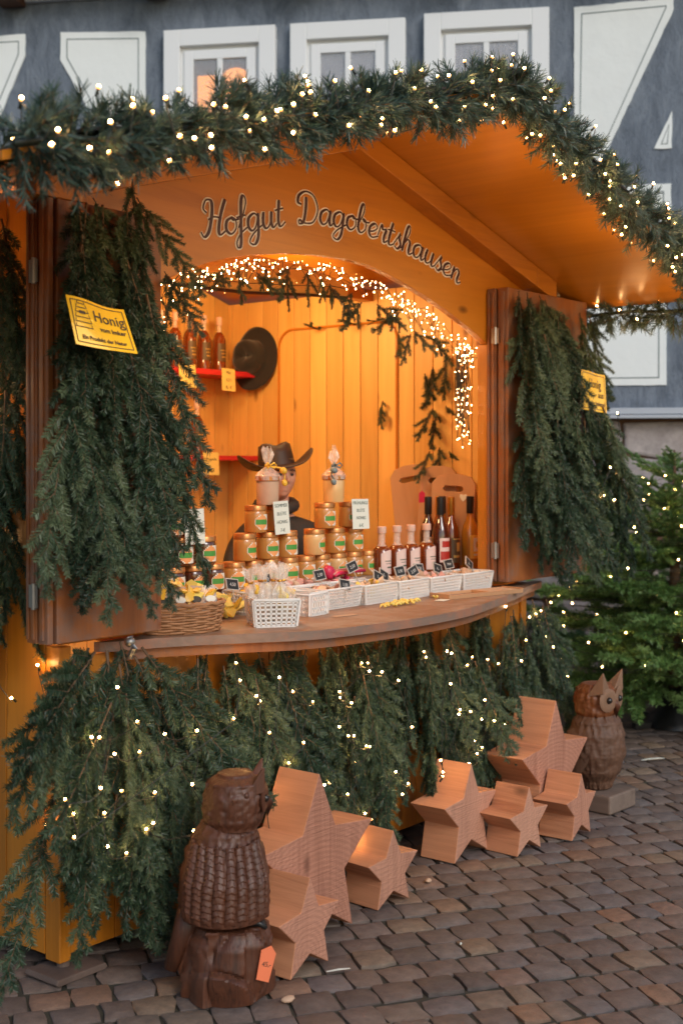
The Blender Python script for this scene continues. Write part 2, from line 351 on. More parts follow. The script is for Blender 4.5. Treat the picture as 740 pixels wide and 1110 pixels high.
def frond(name, seed, L=.6, spread=.34, gravity=.5, dens=800, nl=.019, mats=None, step=.04, nw=.003, bend=.06, flat=.55):
    rr = random.Random(seed); samples = []; stems = []
    def walk(p, d, ln, r0, level, var):
        n = max(3, int(ln/.03)); pts = [p.copy()]; q = p.copy(); dd = d.copy()
        for i in range(n):
            dd = (dd + Vector((rr.gauss(0, .018), rr.gauss(0, .018), -gravity*.12*(1 if level else .3)))).normalized()
            q = q + dd*ln/n; pts.append(q.copy())
        stems.append((pts, [max(.0007, r0*(1 - .75*i/n)) for i in range(n+1)]))
        cnt = int(ln*dens)
        for k in range(cnt):
            t = (k+rr.random())/cnt*n; i = min(n-1, int(t)); f = t-i
            if level == 0 and t/n < .04: continue
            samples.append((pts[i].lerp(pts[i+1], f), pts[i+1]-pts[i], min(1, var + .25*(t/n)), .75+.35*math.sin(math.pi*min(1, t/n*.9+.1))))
        return pts, n
    main, n = walk(Vector((0,0,0)), Vector((rr.gauss(0, bend), rr.gauss(0, bend), -1)), L, .0045, 0, .2)
    k = 0; t = .05
    while t < .96:
        side = 1 if k % 2 else -1; i = min(n-1, int(t*n)); p = main[i].lerp(main[i+1], t*n-i); md = (main[i+1]-main[i]).normalized()
        ln = L*spread*((1-t)**.65)*min(1, .45+t*2.2)*rr.uniform(.75, 1.15)
        if ln > .025:
            a = R(rr.uniform(30, 46)); sd = Vector((side, rr.gauss(0, .35), 0)).normalized()
            pts, m = walk(p, md*math.cos(a)+sd*math.sin(a), ln, .0022, 1, rr.uniform(.1, .6))
            if ln > .10 and rr.random() < .6:
                u = .22
                kk = 0
                while u < .6:
                    j = min(m-1, int(u*m)); q = pts[j].lerp(pts[j+1], u*m-j); bd = (pts[j+1]-pts[j]).normalized(); s2 = 1 if kk % 2 else -1
                    pr = bd.cross(Vector((0, 1, 0))).normalized()*s2; b2 = (bd*.72+pr*.6+Vector((0, rr.gauss(0, .2), 0))).normalized()
                    l2 = max(.04, ln*.5*(1.05-u)*rr.uniform(.8, 1.2))
                    if l2 > .022: walk(q, b2, l2, .0013, 2, rr.uniform(.2, .8))
                    u += .06/ln*rr.uniform(.9, 1.4); kk += 1
        t += step/L*rr.uniform(.7, 1.2)*.8; k += 1
    return needle_mesh(name, samples, stems, mats or [M['needle'], M['bark']], nl, nw, 50, flat)
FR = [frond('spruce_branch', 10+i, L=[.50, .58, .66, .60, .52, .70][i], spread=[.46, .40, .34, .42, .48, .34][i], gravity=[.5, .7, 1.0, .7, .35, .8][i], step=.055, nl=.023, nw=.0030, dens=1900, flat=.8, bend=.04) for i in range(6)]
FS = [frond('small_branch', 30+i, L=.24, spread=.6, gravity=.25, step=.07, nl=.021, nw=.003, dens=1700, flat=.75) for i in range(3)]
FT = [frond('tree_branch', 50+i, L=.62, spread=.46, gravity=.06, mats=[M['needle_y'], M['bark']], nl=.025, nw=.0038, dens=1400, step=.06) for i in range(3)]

def child_mesh(name, me, parent, loc, rot, sc=1.):
    o = bpy.data.objects.new(name, me); COL.objects.link(o); o.parent = parent; o.location = loc; o.rotation_euler = rot
    o.scale = (sc, sc, sc) if not isinstance(sc, tuple) else sc; return o
def swag(name, label, cat, origin, specs, group=None, rz=HR, rr=None, lib=None):
    """specs: (x, d, z, tilt in wall plane, lean outward, scale) relative to the stall frame, origin (s,d,z)"""
    rr = rr or random.Random(3); t = thing(name, label, cat, Lh(*origin), rz, group)
    for (s, d, z, tilt, lean, sc) in specs:
        lib_ = lib or FR
        child_mesh('branch', lib_[rr.randrange(len(lib_))], t, (s-origin[0], -(d-origin[1]), z-origin[2]), Euler((R(lean), R(tilt), R(rr.uniform(-35, 35))), 'ZXY') if 0 else (R(lean), R(tilt), R(rr.uniform(-30, 30))), sc)
    return t

# ------------------------------------------------------------------ fairy lights
def lamp(name, loc, e, r=.06, col=(1, .50, .17)):
    l = bpy.data.lights.new(name, 'POINT'); l.energy = e; l.shadow_soft_size = r; l.color = col; o = bpy.data.objects.new(name, l); COL.objects.link(o); o.location = loc
def bulb_mesh(name, r, mat, seg=1, sock=True):
    mb = MB(); bm = bmesh.new(); bmesh.ops.create_icosphere(bm, subdivisions=seg, radius=r)
    mb.add([(v.co.x, v.co.y, v.co.z*1.25) for v in bm.verts], [[v.index for v in f.verts] for f in bm.faces], 0, .5); bm.free()
    if sock: mb.tube([(0, 0, -.024), (0, 0, -r)], .004, 5, 1)
    me = bpy.data.meshes.new(name); me.from_pydata([tuple(v) for v in mb.v], [], mb.f); me.materials.append(mat); me.materials.append(M['socket'])
    me.materials.append(M['bulb_body']); nf = len(mb.f)
    me.polygons.foreach_set('material_index', [mb.m[i] if mb.m[i] else (0 if me.polygons[i].center.z > r*.3 else 2) for i in range(nf)])
    for p in me.polygons: p.use_smooth = True
    return me
B_BIG = bulb_mesh('bulb', .0052, M['bulb'], 2); B_MED = bulb_mesh('bulb', .0046, M['bulb'], 2); B_SM = bulb_mesh('bulb', .0026, M['bulb_s'], 1, False)
def fairy(label, pts, mesh=None, group='strings of warm fairy lights', name='fairy_lights', cable=True, sag=.03, maxb=100, rc=.0016, spill=0):
    for p in list(pts)[::2] if spill else []: lamp('bulb_light', Vector(p), spill, .006, (1, .56, .17))
    mesh = mesh or B_MED; c = sum((Vector(p) for p in pts), Vector())/len(pts); t = thing(name, label, 'fairy lights', c, 0, group)
    for i, p in enumerate(pts[:maxb]):
        child_mesh('bulb', mesh, t, Vector(p)-c, (random.uniform(-.8, .8), random.uniform(-.8, .8), 0))
    if len(pts) > maxb:
        mb = MB(); src = [v.co.copy() for v in mesh.vertices]; fc = [list(p.vertices) for p in mesh.polygons]
        for p in pts[maxb:]: mb.add([v+Vector(p)-c for v in src], fc)
        o = mb.build('bulbs', mesh.materials[0], t, smooth='full'); o['kind'] = 'stuff'
    if cable:
        mb = MB(); path = []
        for i, p in enumerate(pts):
            p = Vector(p)-c; path.append(p - Vector((0, 0, .012)) if i % 1 == 0 else p)
            if i < len(pts)-1:
                q = Vector(pts[i+1])-c
                if (q-p).length < .6: path.append((p+q)/2 + Vector((random.uniform(-1, 1), random.uniform(-1, 1), -1)).normalized()*sag)
        mb.tube(path, rc, 4); mb.build('cable', M['cable'], t)
    return t

# ------------------------------------------------------------------ ground
def ground():
    mb = MB(); mb.add([(-60, -20, 0), (60, -20, 0), (60, 90, 0), (-60, 90, 0)], [(0, 1, 2, 3)], 0, .5)
    o = mb.build('ground', M['joint']); o['kind'] = 'structure'
    mb = MB(); a = R(17.8); ex = Vector((math.cos(a), math.sin(a), 0)); ey = Vector((-math.sin(a), math.cos(a), 0)); rr = random.Random(5)
    pitch = .134; H = .011
    for j in range(2, 90):
        w = j*pitch; x = -7 + rr.uniform(0, .15); ph = rr.uniform(0, 6)
        while x < 9:
            ln = rr.choice([.105, .115, .125, .135, .145]) + rr.uniform(-.008, .008)
            if rr.random() < .05: ln = .08
            c = ex*(x+ln/2) + ey*(w + .006*math.sin(x*2+ph)); 
            if -5 < c.x < 7.5 and 2.2 < c.y < 11.3 and abs(c.x) < c.y*.55+2.0:
                hx, hy = ln/2-.005, pitch/2-.0045; b = .008
                ring0 = []; ring1 = []; ring2 = []
                tilt = (rr.gauss(0, .018), rr.gauss(0, .018)); h0 = H + rr.gauss(0, .0018)
                cs = [(-1,-1), (0,-1), (1,-1), (1,0), (1,1), (0,1), (-1,1), (-1,0)]
                for cx_, cy_ in cs:
                    jx, jy = rr.gauss(0, .0038), rr.gauss(0, .0038); f = 1 if (cx_ and cy_) else 1.03
                    if cx_ and cy_: f = .97
                    px, py = cx_*hx*f+jx, cy_*hy*f+jy
                    for ring, k, z in ((ring0, 1., -.01), (ring1, 1., h0-.004), (ring2, 1-b/hx, h0)):
                        ring.append(c + ex*px*k + ey*py*k + Vector((0, 0, z + (px*tilt[0]+py*tilt[1] if z > 0 else 0))))
                vs = ring0+ring1+ring2; ctr = c+Vector((0, 0, h0+.002)); vs.append(ctr)
                fs = [(i, (i+1) % 8, 8+(i+1) % 8, 8+i) for i in range(8)] + [(8+i, 8+(i+1) % 8, 16+(i+1) % 8, 16+i) for i in range(8)] + [(16+i, 16+(i+1) % 8, 24) for i in range(8)]
                mb.add(vs, fs, 0, min(1, max(0, rr.betavariate(1.6, 2.0))))
            x += ln
    o = mb.build('paving', M['sett'], smooth=50); o['kind'] = 'structure'
ground()

# ------------------------------------------------------------------ half-timbered house behind
TH = math.atan(.16)
house = thing('half_timbered_house', 'white and blue-grey half-timbered house on a rubble stone base behind the stall', 'house', (0, 9.6, 0), -TH)
mb = MB(); mb.box(-6.5, 5.5, 0, .3, 2.0, 7.0); mb.build('timber_wall', M['timber'], house)
panels = [
 [(-3.6, 4.955), (-2.472, 4.954), (-2.472, 4.79), (-2.645, 4.405), (-2.86, 3.9), (-3.6, 3.9)],
 [(-2.187, 4.953), (-1.509, 4.925), (-1.509, 3.85), (-1.75, 3.85), (-2.0, 4.413), (-2.187, 4.74)],
 [(1.701, 4.93), (2.40, 4.96), (2.40, 4.88), (1.70, 3.38)],
 [(2.388, 4.15), (2.388, 3.885), (2.262, 3.885)],
 [(2.085, 3.632), (2.382, 3.632), (2.382, 3.05), (1.85, 3.05)],
 [(1.0, 2.195), (2.35, 2.195), (2.35, 2.86), (1.0, 2.86)],
 [(-3.6, 2.195), (-2.3, 2.195), (-2.3, 3.6), (-3.6, 3.6)],
 [(2.72, 2.195), (4.0, 2.195), (4.0, 3.6), (2.72, 3.6)], [(2.72, 3.9), (4.0, 3.9), (4.0, 4.9), (2.72, 4.9)]]
def shrink(poly, k):
    n = len(poly); out = []; A = sum(poly[i][0]*poly[(i+1) % n][1]-poly[(i+1) % n][0]*poly[i][1] for i in range(n))
    sg = 1 if A > 0 else -1
    for i in range(n):
        p0, p1, p2 = Vector(poly[i-1]), Vector(poly[i]), Vector(poly[(i+1) % n])
        a = (p1-p0).normalized(); b = (p2-p1).normalized(); na = Vector((-a.y, a.x))*sg; nb = Vector((-b.y, b.x))*sg
        m = (na+nb).normalized(); out.append(tuple(p1 + m*k/max(.35, m.dot(na))))
    return out
def rough(p, amp=.0016, rr=random.Random(17)):
    out = []
    for i in range(len(p)):
        a, b = Vector(p[i]), Vector(p[(i+1) % len(p)]); n = max(2, int((b-a).length/.05))
        for k in range(n): q = a.lerp(b, k/n); out.append((q.x+rr.gauss(0, amp), q.y+rr.gauss(0, amp)))
    return out
for p in panels:
    mb = MB(); mb.prism(rough(p), -.012, .05); o = mb.build('plaster_panel', M['plaster'], house)
    a = shrink(p, .05 if len(p) > 3 else .03); b = shrink(p, .058 if len(p) > 3 else .036); mb = MB(); n = len(p)
    for i in range(n):
        q = [a[i], a[(i+1) % n], b[(i+1) % n], b[i]]; mb.prism(q, -.0145, -.011)
    mb.build('trim_line', M['line'], o)
# horizontal jetty band and cracks
mb = MB(); mb.box(-6.5, 5.5, -.05, -.001, 5.19, 5.24); mb.build('jetty_moulding', M['ledge'], house)
mb = MB(); mb.box(-6.5, 5.5, -.28, .2, 5.26, 7.0)
mb.build('upper_storey', M['timber'], house)
for k in range(10):
    x = -6.1+1.15*k; mb = MB(); mb.box(x, x+.19, -.30, -.02, 5.155, 5.262); mb.build('joist_end', M['dark_wood'], house, bevel=.01)
def window(a0, a1, zt, kind):
    zb = zt-1.12; w = thing('window', None, None); w.parent = house; del_ = None
    w.location = (0, 0, 0)
    mb = MB(); t = .125
    for bx in ((a0, a0+t, zb, zt), (a1-t, a1, zb, zt), (a0+t, a1-t, zt-t, zt), (a0+t, a1-t, zb, zb+.1)): mb.box(bx[0], bx[1], -.07, .02, bx[2], bx[3])
    fr = mb.build('window_frame', M['wframe'], w, bevel=.005)
    b0, b1, c0, c1 = a0+t+.03, a1-t-.03, zb+.12, zt-t-.03; s = .07; mb = MB()
    mb.box(a0+t, a1-t, -.018, .02, c0-.04, c0); mb.box(a0+t, b0, -.018, .02, c0, zt-t); mb.box(b1, a1-t, -.018, .02, c0, zt-t); mb.box(b0, b1, -.018, .02, c1, zt-t)
    mb.build('reveal', M['wframe'], w)
    mb = MB(); mid = (b0+b1)/2
    for bx in ((b0, b0+s, c0, c1), (b1-s, b1, c0, c1), (b0+s, b1-s, c1-s, c1), (b0+s, b1-s, c0, c0+s), (mid-.02, mid+.02, c0+s, c1-s)): mb.box(bx[0], bx[1], -.045, -.02, bx[2], bx[3])
    mb.build('casement', M['wframe'], w, bevel=.004)
    mb = MB(); mb.box(b0+s, b1-s, -.034, -.031, c0+s, c1-s); mb.build('pane', M['glass'], w)
    mb = MB(); mb.box(b0+s-.01, b1-s+.01, -.012, -.008, c0+s-.01, c1-s+.01); mb.build('room_glow', M['lampdark'] if kind == 1 else M['room'] if kind == 3 else M['curtain'], w)
    if kind == 3:                                            # scalloped net curtain
        mb = MB(); n = 40; W = b1-b0-2*s; top = []; bot = []
        for i in range(n+1):
            u = i/n; x = b0+s+W*u; y = -.022+.004*math.sin(u*60); zz = c1-s-.26-.09*abs(math.sin(u*math.pi*2))*1.0
            top.append((x, y, c1-s+.01)); bot.append((x, y, zz))
        mb.add(top+bot, [(i, i+1, n+2+i, n+1+i) for i in range(n)], 0, .5); mb.build('curtain', M['curtain'], w)
    if kind == 1:
        mb = MB(); cx_ = (mid+b1)/2-.02; pts = [(cx_+.13*math.cos(t_)*(1 if math.sin(t_) > 0 else 1.1), c1-s-.2+.13*math.sin(t_)) for t_ in [math.pi*k/12 for k in range(13)]] + [(cx_-.15, c1-s-.4), (cx_+.15, c1-s-.4)]
        mb.prism(pts, -.028, -.014); mb.build('lampshade', M['lampsh'], w)
        mb = MB(); mb.box(b0+s+.03, mid-.04, -.028, -.014, c0+s, c1-s-.12); mb.build('lampshade', M['lampsh'], w)
    for ob in (w,):
        for k in ('label', 'category'):
            if k in ob: del ob[k]
    return w
window(-1.349, -.49, 4.905, 1); window(-.377, .482, 4.905, 2); window(.619, 1.523, 4.925, 3)
mb = MB(); mb.box(-6.5, 5.5, -.10, -.002, 1.985, 2.03); mb.box(-6.5, 5.5, -.12, -.002, 1.955, 1.98); mb.build('ledge', M['ledge'], house, bevel=.004)
mb = MB(); mb.box(-6.5, 5.5, .03, .35, -.02, 1.99); base = mb.build('stone_base', M['mortar'], house)
mb = MB(); rr = random.Random(11); z = 0; Hs = [.36, .30, .42, .27, .33, .27]
for h in Hs:
    x = -6.4+rr.uniform(0, .3)
    while x < 5.3:
        w = rr.uniform(.28, .75); hh = h
        g = .022; j = lambda: rr.gauss(0, .014)
        poly = [(x+g+j(), z+g+j()), (x+w/2, z+g*.5+j()), (x+w-g+j(), z+g+j()), (x+w-g*.6+j(), z+hh/2), (x+w-g+j(), z+hh-g+j()), (x+w/2, z+hh-g*.6+j()), (x+g+j(), z+hh-g+j()), (x+g*.6+j(), z+hh/2)]
        yo = rr.uniform(-.035, .0); mb.prism(poly, yo, .1, 0, rr.random()); x += w
    z += h
o = mb.build('stone', M['rubble'], base, bevel=.022)
mb = MB(); mb.box(.5, 5.3, -.45, -.02, 0, .10); mb.box(.5, 5.3, -.30, -.02, .105, .17); mb.build('stone_step', M['mortar'], house, bevel=.01)

# ------------------------------------------------------------------ the market stall
hut = thing('market_stall', 'orange-brown wooden market stall with gabled roof and arched serving opening', 'market stall', P0, HR)
W = 2.86; DEP = 2.0; SL = .29; APX = 2.99
def zr(s): return APX - SL*abs(s-1.43)
def hb(name, mats, build, bevel=0, smooth=False, parent=None):
    mb = MB(); build(mb); return mb.build(name, mats, parent or hut, bevel=bevel, smooth=smooth)
def boards(mb, s0, s1, wd, y0, y1, z0, z1, gap=.004, vary=0, alongY=False, top=None):
    s = s0
    while s < s1-.01:
        e = min(s1, s+wd); zt = z1 if top is None else None
        if not alongY:
            if top: mb.prism([(s+gap/2, z0), (e-gap/2, z0), (e-gap/2, top(e)), (s+gap/2, top(s))], y0, y1)
            else: mb.box(s+gap/2, e-gap/2, y0, y1, z0, z1)
        else: mb.box(y0, y1, s+gap/2, e-gap/2, z0, z1)
        s = e
# lower front, side walls, back wall   (local: x = along front, y = into the stall)
hb('front_wall', M['orange_v'], lambda m: (boards(m, .05, W-.05, .19, 0, .035, .07, 1.02),), .003)
hb('corner_post', M['orange_v'], lambda m: m.box(-.0, .047, -.012, .06, .055, 1.06), .004)
hb('corner_post', M['orange_v'], lambda m: m.box(W-.047, W, -.012, .06, .055, 1.06), .004)
hb('side_wall', M['orange_v'], lambda m: boards(m, .062, DEP, .2, 0, .035, .07, 2.54, alongY=True), .003)
hb('side_wall', M['inner'], lambda m: boards(m, .045, DEP-.03, .118, W-.04, W, .07, 2.56, gap=.0045, alongY=True), .003)
hb('back_wall', M['inner'], lambda m: boards(m, .0, W, .118, DEP-.03, DEP, .07, 0, gap=.0045, top=lambda s: zr(s)-.02), .003)
hb('floor', M['orange_y'], lambda m: m.box(.036, W-.041, .04, DEP-.031, .10, .13))
# gable front with arch
arch = [(.42, 2.225), (.447, 2.267), (.55, 2.315), (.673, 2.361), (.80, 2.397), (.941, 2.424), (1.10, 2.449), (1.27, 2.465), (1.45, 2.472), (1.617, 2.464), (1.75, 2.442), (1.90, 2.408), (2.05, 2.370), (2.201, 2.324), (2.36, 2.268), (2.508, 2.207), (2.54, 2.19)]
hd = [(0, 2.19), (.42, 2.19)] + arch + [(W, 2.19), (W, zr(W)), (1.43, APX), (0, zr(0))]
def gable(m):
    # strips of quads between arch and roofline keep the shape exact
    xs = [p[0] for p in arch]
    m.prism([(0, 2.19), (.42, 2.19), (.42, zr(.42)), (0, zr(0))], 0, .035, 0, .3)
    low = arch; top = [(x, zr(x)) for x in xs]
    vs = []; n = len(xs)
    pts = xs + []
    # insert apex
    k = next(i for i, x in enumerate(xs) if x > 1.43); lowz = arch[k-1][1]+(arch[k][1]-arch[k-1][1])*(1.43-xs[k-1])/(xs[k]-xs[k-1])
    L2 = arch[:k]+[(1.43, lowz)]+arch[k:]
    n = len(L2)
    for y in (0, .035):
        for x, z_ in L2: vs.append((x, y, z_))
        for x, z_ in L2: vs.append((x, y, zr(x)))
    fs = []
    for i in range(n-1):
        fs += [(i, i+1, n+i+1, n+i), (2*n+i, 3*n+i, 3*n+i+1, 2*n+i+1), (i, 2*n+i, 2*n+i+1, i+1)]
    m.add(vs, fs, 0, .3)
    m.prism([(2.54, 2.19), (W, 2.19), (W, zr(W)), (2.54, zr(2.54))], 0, .035, 0, .3)
hb('gable_panel', M['orange_h'], gable)
hb('door_stile', M['orange_v'], lambda m: m.box(0, .42, 0, .035, 1.065, 2.188), .003)
hb('door_stile', M['orange_v'], lambda m: (m.box(2.54, W, 0, .035, 1.065, 2.188), m.box(2.515, 2.538, -.004, .05, 1.065, 2.2)), .003)
# rafters in front of gable
def raf(m, s0, s1):
    m.prism([(s0, zr(s0)-.095), (s1, zr(s1)-.095), (s1, zr(s1)-.001), (s0, zr(s0)-.001)], -.10, -.001)
hb('rafter', M['orange_h'], lambda m: raf(m, .045, 1.429), .003)
hb('rafter', M['orange_h'], lambda m: raf(m, 1.431, 2.81), .003)
hb('rafter', M['orange_h'], lambda m: raf(m, 2.814, 3.0), .003)
hb('rafter', M['orange_h'], lambda m: m.box(-.16, .041, -.10, -.001, 2.462, 2.57), .003)
EAVE0, EAVE1 = -.80, 3.35; FR0 = .80
def soff(m, a, b):
    m.prism([(a, zr(a)+.001), (b, zr(b)+.001), (b, zr(b)+.024), (a, zr(a)+.024)], -FR0, DEP+.25)
hb('soffit_board', M['orange_y'], lambda m: soff(m, EAVE0, 1.43)); hb('soffit_board', M['orange_y'], lambda m: soff(m, 1.431, EAVE1))
def shing(m):
    for side in (-1, 1):
        n = 9
        for i in range(n):
            t0 = i/n; t1 = (i+1)/n+.02; ln = 1.96
            s0 = 1.43+side*ln*t0; s1 = 1.43+side*ln*t1; up0 = .03; up1 = .045
            y = -FR0-.02
            while y < DEP+.25:
                w = .3; q = [(s0, zr(s0)+up0), (s1, zr(s1)+up1), (s1, zr(s1)+up1+.008), (s0, zr(s0)+up0+.008)]
                m.prism(q, y+.002, y+w-.002); y += w
roof = hb('roof', M['slate'], shing)
hb('ridge_cap', M['slate'], lambda m: [m.prism([(1.43-.16, zr(1.27)+.062), (1.43, APX+.072), (1.59, zr(1.59)+.062), (1.43, APX+.09)], -FR0-.04+.28*k, -FR0-.04+.28*k+.31, 0, None, Matrix.Translation((0, 0, .004*(k % 2)))) for k in range(10)], 0, False, roof)
# counter
cpts = [(.15, .0), (.19, .045), (.385, .115), (.616, .255), (.773, .355), (.949, .408), (1.264, .445), (1.55, .44), (1.793, .405), (2.1, .32), (2.444, .215), (2.7, .125), (2.938, .05), (2.97, 0)]
def smoothc(p, n=4):
    out = []
    for i in range(len(p)-1):
        a = Vector(p[max(i-1, 0)]); b = Vector(p[i]); c = Vector(p[i+1]); d = Vector(p[min(i+2, len(p)-1)])
        for k in range(n):
            t = k/n; out.append(tuple(.5*((2*b)+(c-a)*t+(2*a-5*b+4*c-d)*t*t+(3*b-a-3*c+d)*t**3)))
    return out+[p[-1]]
cc = smoothc(cpts)
def ctr(m):
    poly = [(p[0], -p[1]) for p in cc]; top = [(x, y, 1.06) for x, y in poly]; bot = [(x, y, 1.028) for x, y in poly]; n = len(poly)
    m.add(top+bot, [tuple(range(n)), tuple(range(2*n-1, n-1, -1))]+[(i, i+1, n+i+1, n+i) for i in range(n-1)]+[(n-1, 0, n, 2*n-1)], [0, 0]+[1]*(n-1)+[1], .3)
hb('counter_top', [M['counter'], M['edge']], ctr)
hb('counter_board', M['counter'], lambda m: m.box(.36, 2.51, .002, .62, 1.022, 1.058))
def brk(m, s, d): m.add([(s-.02, -.002, 1.026), (s-.02, -d, 1.026), (s-.02, -.002, .72), (s+.02, -.002, 1.026), (s+.02, -d, 1.026), (s+.02, -.002, .72)], [(0, 1, 2), (3, 5, 4), (0, 3, 4, 1), (1, 4, 5, 2), (0, 2, 5, 3)])
def apron(m):
    q = [(p[0], -(p[1]-.03)) for p in cc if .2 < p[0] < 2.9]; n = len(q)
    m.add([(x, y, 1.026) for x, y in q]+[(x, min(y+.0, -.01), .992) for x, y in q]+[(x, y+.02, 1.026) for x, y in q]+[(x, min(y+.02, -.0), .992) for x, y in q], [(i, i+1, n+i+1, n+i) for i in range(n-1)]+[(2*n+i, 3*n+i, 3*n+i+1, 2*n+i+1) for i in range(n-1)]+[(n+i, n+i+1, 3*n+i+1, 3*n+i) for i in range(n-1)], 0, .4)
hb('apron_board', M['shutter'], apron)
# folded shutters, with hinges and moulding
def leaf(m, s0, s1, y0, y1, z0=1.088, z1=2.458):
    m.box(s0, s1, y0, y1, z0, z1)
sh = hb('shutter', M['shutter'], lambda m: (leaf(m, -.122, .345, -.052, -.004), leaf(m, -.122, -.10, -.1075, -.060), leaf(m, -.09, -.086+.43, -.112, -.058)), .004)
hb('batten', M['shutter'], lambda m: (m.box(-.128, -.12, -.046, -.034, 1.1, 2.44), m.box(-.128, -.12, -.02, -.008, 1.1, 2.44), m.box(-.128, -.12, -.09, -.075, 1.1, 2.44)), .002, False, sh)
for z_ in (1.2, 2.2): hb('hinge', M['steel'], lambda m: (m.box(-.134, -.129, -.07, -.03, z_, z_+.07), m.tube([(-.134, -.055, z_-.005), (-.134, -.055, z_+.075)], .008, 8)), 0, 40, sh)
sh = hb('shutter', M['shutter'], lambda m: (leaf(m, 2.516, 3.27, -.052, -.004), leaf(m, 2.516, 3.275, -.118, -.062)), .004)
hb('batten', M['shutter'], lambda m: (m.box(2.508, 2.515, -.046, -.034, 1.1, 2.44), m.box(2.508, 2.515, -.02, -.008, 1.1, 2.44), m.box(2.508, 2.515, -.10, -.08, 1.1, 2.44)), .002, False, sh)
for z_ in (1.2, 2.2): hb('hinge', M['steel'], lambda m: (m.box(2.502, 2.507, -.075, -.035, z_, z_+.07), m.tube([(2.502, -.057, z_-.005), (2.502, -.057, z_+.075)], .008, 8)), 0, 40, sh)
hb('latch', M['steel'], lambda m: (m.tube([(.18, -.14, 1.02), (.18, -.16, 1.05), (.18, -.14, 1.085)], .011, 8), m.blob((.18, -.14, 1.07), .018, 3, .1)), 0, 40)
hb('foot', M['rust'], lambda m: (m.prism([(-.05, .012), (.14, .012), (.15, .02), (.14, .034), (-.05, .034), (-.06, .02)], -.07, .09), m.tube([(.04, .02, .03), (.04, .02, .075)], .022, 10)), .004)
hb('foot', M['rust'], lambda m: (m.box(2.7, 2.86, -.07, .09, .012, .034), m.tube([(2.8, .02, .03), (2.8, .02, .075)], .022, 10)), .004)
# rounded frame moulding on the right inner wall, small ceiling beam
def arcframe(m):
    y0, y1, zt, r = .74, 1.566, 2.385, .10; pts = [(W-.047, y1, 1.0)]
    pts += [(W-.047, y1-r+r*math.cos(a), zt-r+r*math.sin(a)) for a in [R(x) for x in range(0, 91, 15)]] + [(W-.047, y0+r-r*math.sin(a), zt-r+r*math.cos(a)) for a in [R(x) for x in range(0, 91, 15)]] + [(W-.047, y0, 1.0)]
    m.tube(pts, .007, 6)
hb('door_outline', M['orange_v'], arcframe, 0, 50)
hb('tie_beam', M['orange_h'], lambda m: m.box(.04, W-.045, .9, .98, 2.50, 2.56), .004)
hb('shelf', M['red'], lambda m: m.box(2.0, W-.05, 1.72, 1.968, 2.125, 2.155), .003)
hb('shelf', M['red'], lambda m: m.box(2.0, W-.05, 1.72, 1.968, 1.655, 1.682), .003)
hb('shelf_bracket', M['inner'], lambda m: m.box(2.205, 2.225, 1.80, 1.82, 1.685, 2.123))

DG = None
def textmesh(txt, size, extrude=.001, offset=0, align='CENTER', shear=0, spacing=1):
    cu = bpy.data.curves.new('t', 'FONT'); cu.body = txt; cu.size = size; cu.extrude = extrude; cu.offset = offset; cu.align_x = align; cu.shear = shear
    cu.resolution_u = 3; cu.space_character = spacing; cu.align_y = 'BOTTOM_BASELINE'
    o = bpy.data.objects.new('t', cu); COL.objects.link(o); bpy.context.view_layer.update()
    me = bpy.data.meshes.new_from_object(o.evaluated_get(bpy.context.evaluated_depsgraph_get()))
    bpy.data.objects.remove(o); bpy.data.curves.remove(cu); return me
def text(name, txt, size, parent, loc, rot=(R(90), 0, 0), mat=None, extrude=.0008, offset=0, align='CENTER', spacing=1, shear=0):
    me = textmesh(txt, size, extrude, offset, align, shear, spacing); me.name = name; me.materials.clear(); me.materials.append(mat or M['ink'])
    o = bpy.data.objects.new(name, me); COL.objects.link(o); o.parent = parent; o.location = loc; o.rotation_euler = rot; return o
base_line = [(.66, 2.462), (.744, 2.470), (.816, 2.485), (.95, 2.520), (1.07, 2.548), (1.206, 2.576), (1.33, 2.590), (1.45, 2.594), (1.572, 2.590), (1.745, 2.567), (2.014, 2.524), (2.223, 2.472), (2.30, 2.45)]
def bl(s):
    for (a, za), (b, zb) in zip(base_line, base_line[1:]):
        if s <= b: return za+(zb-za)*(s-a)/(b-a), math.atan2(zb-za, b-a)
    return base_line[-1][1], -.2
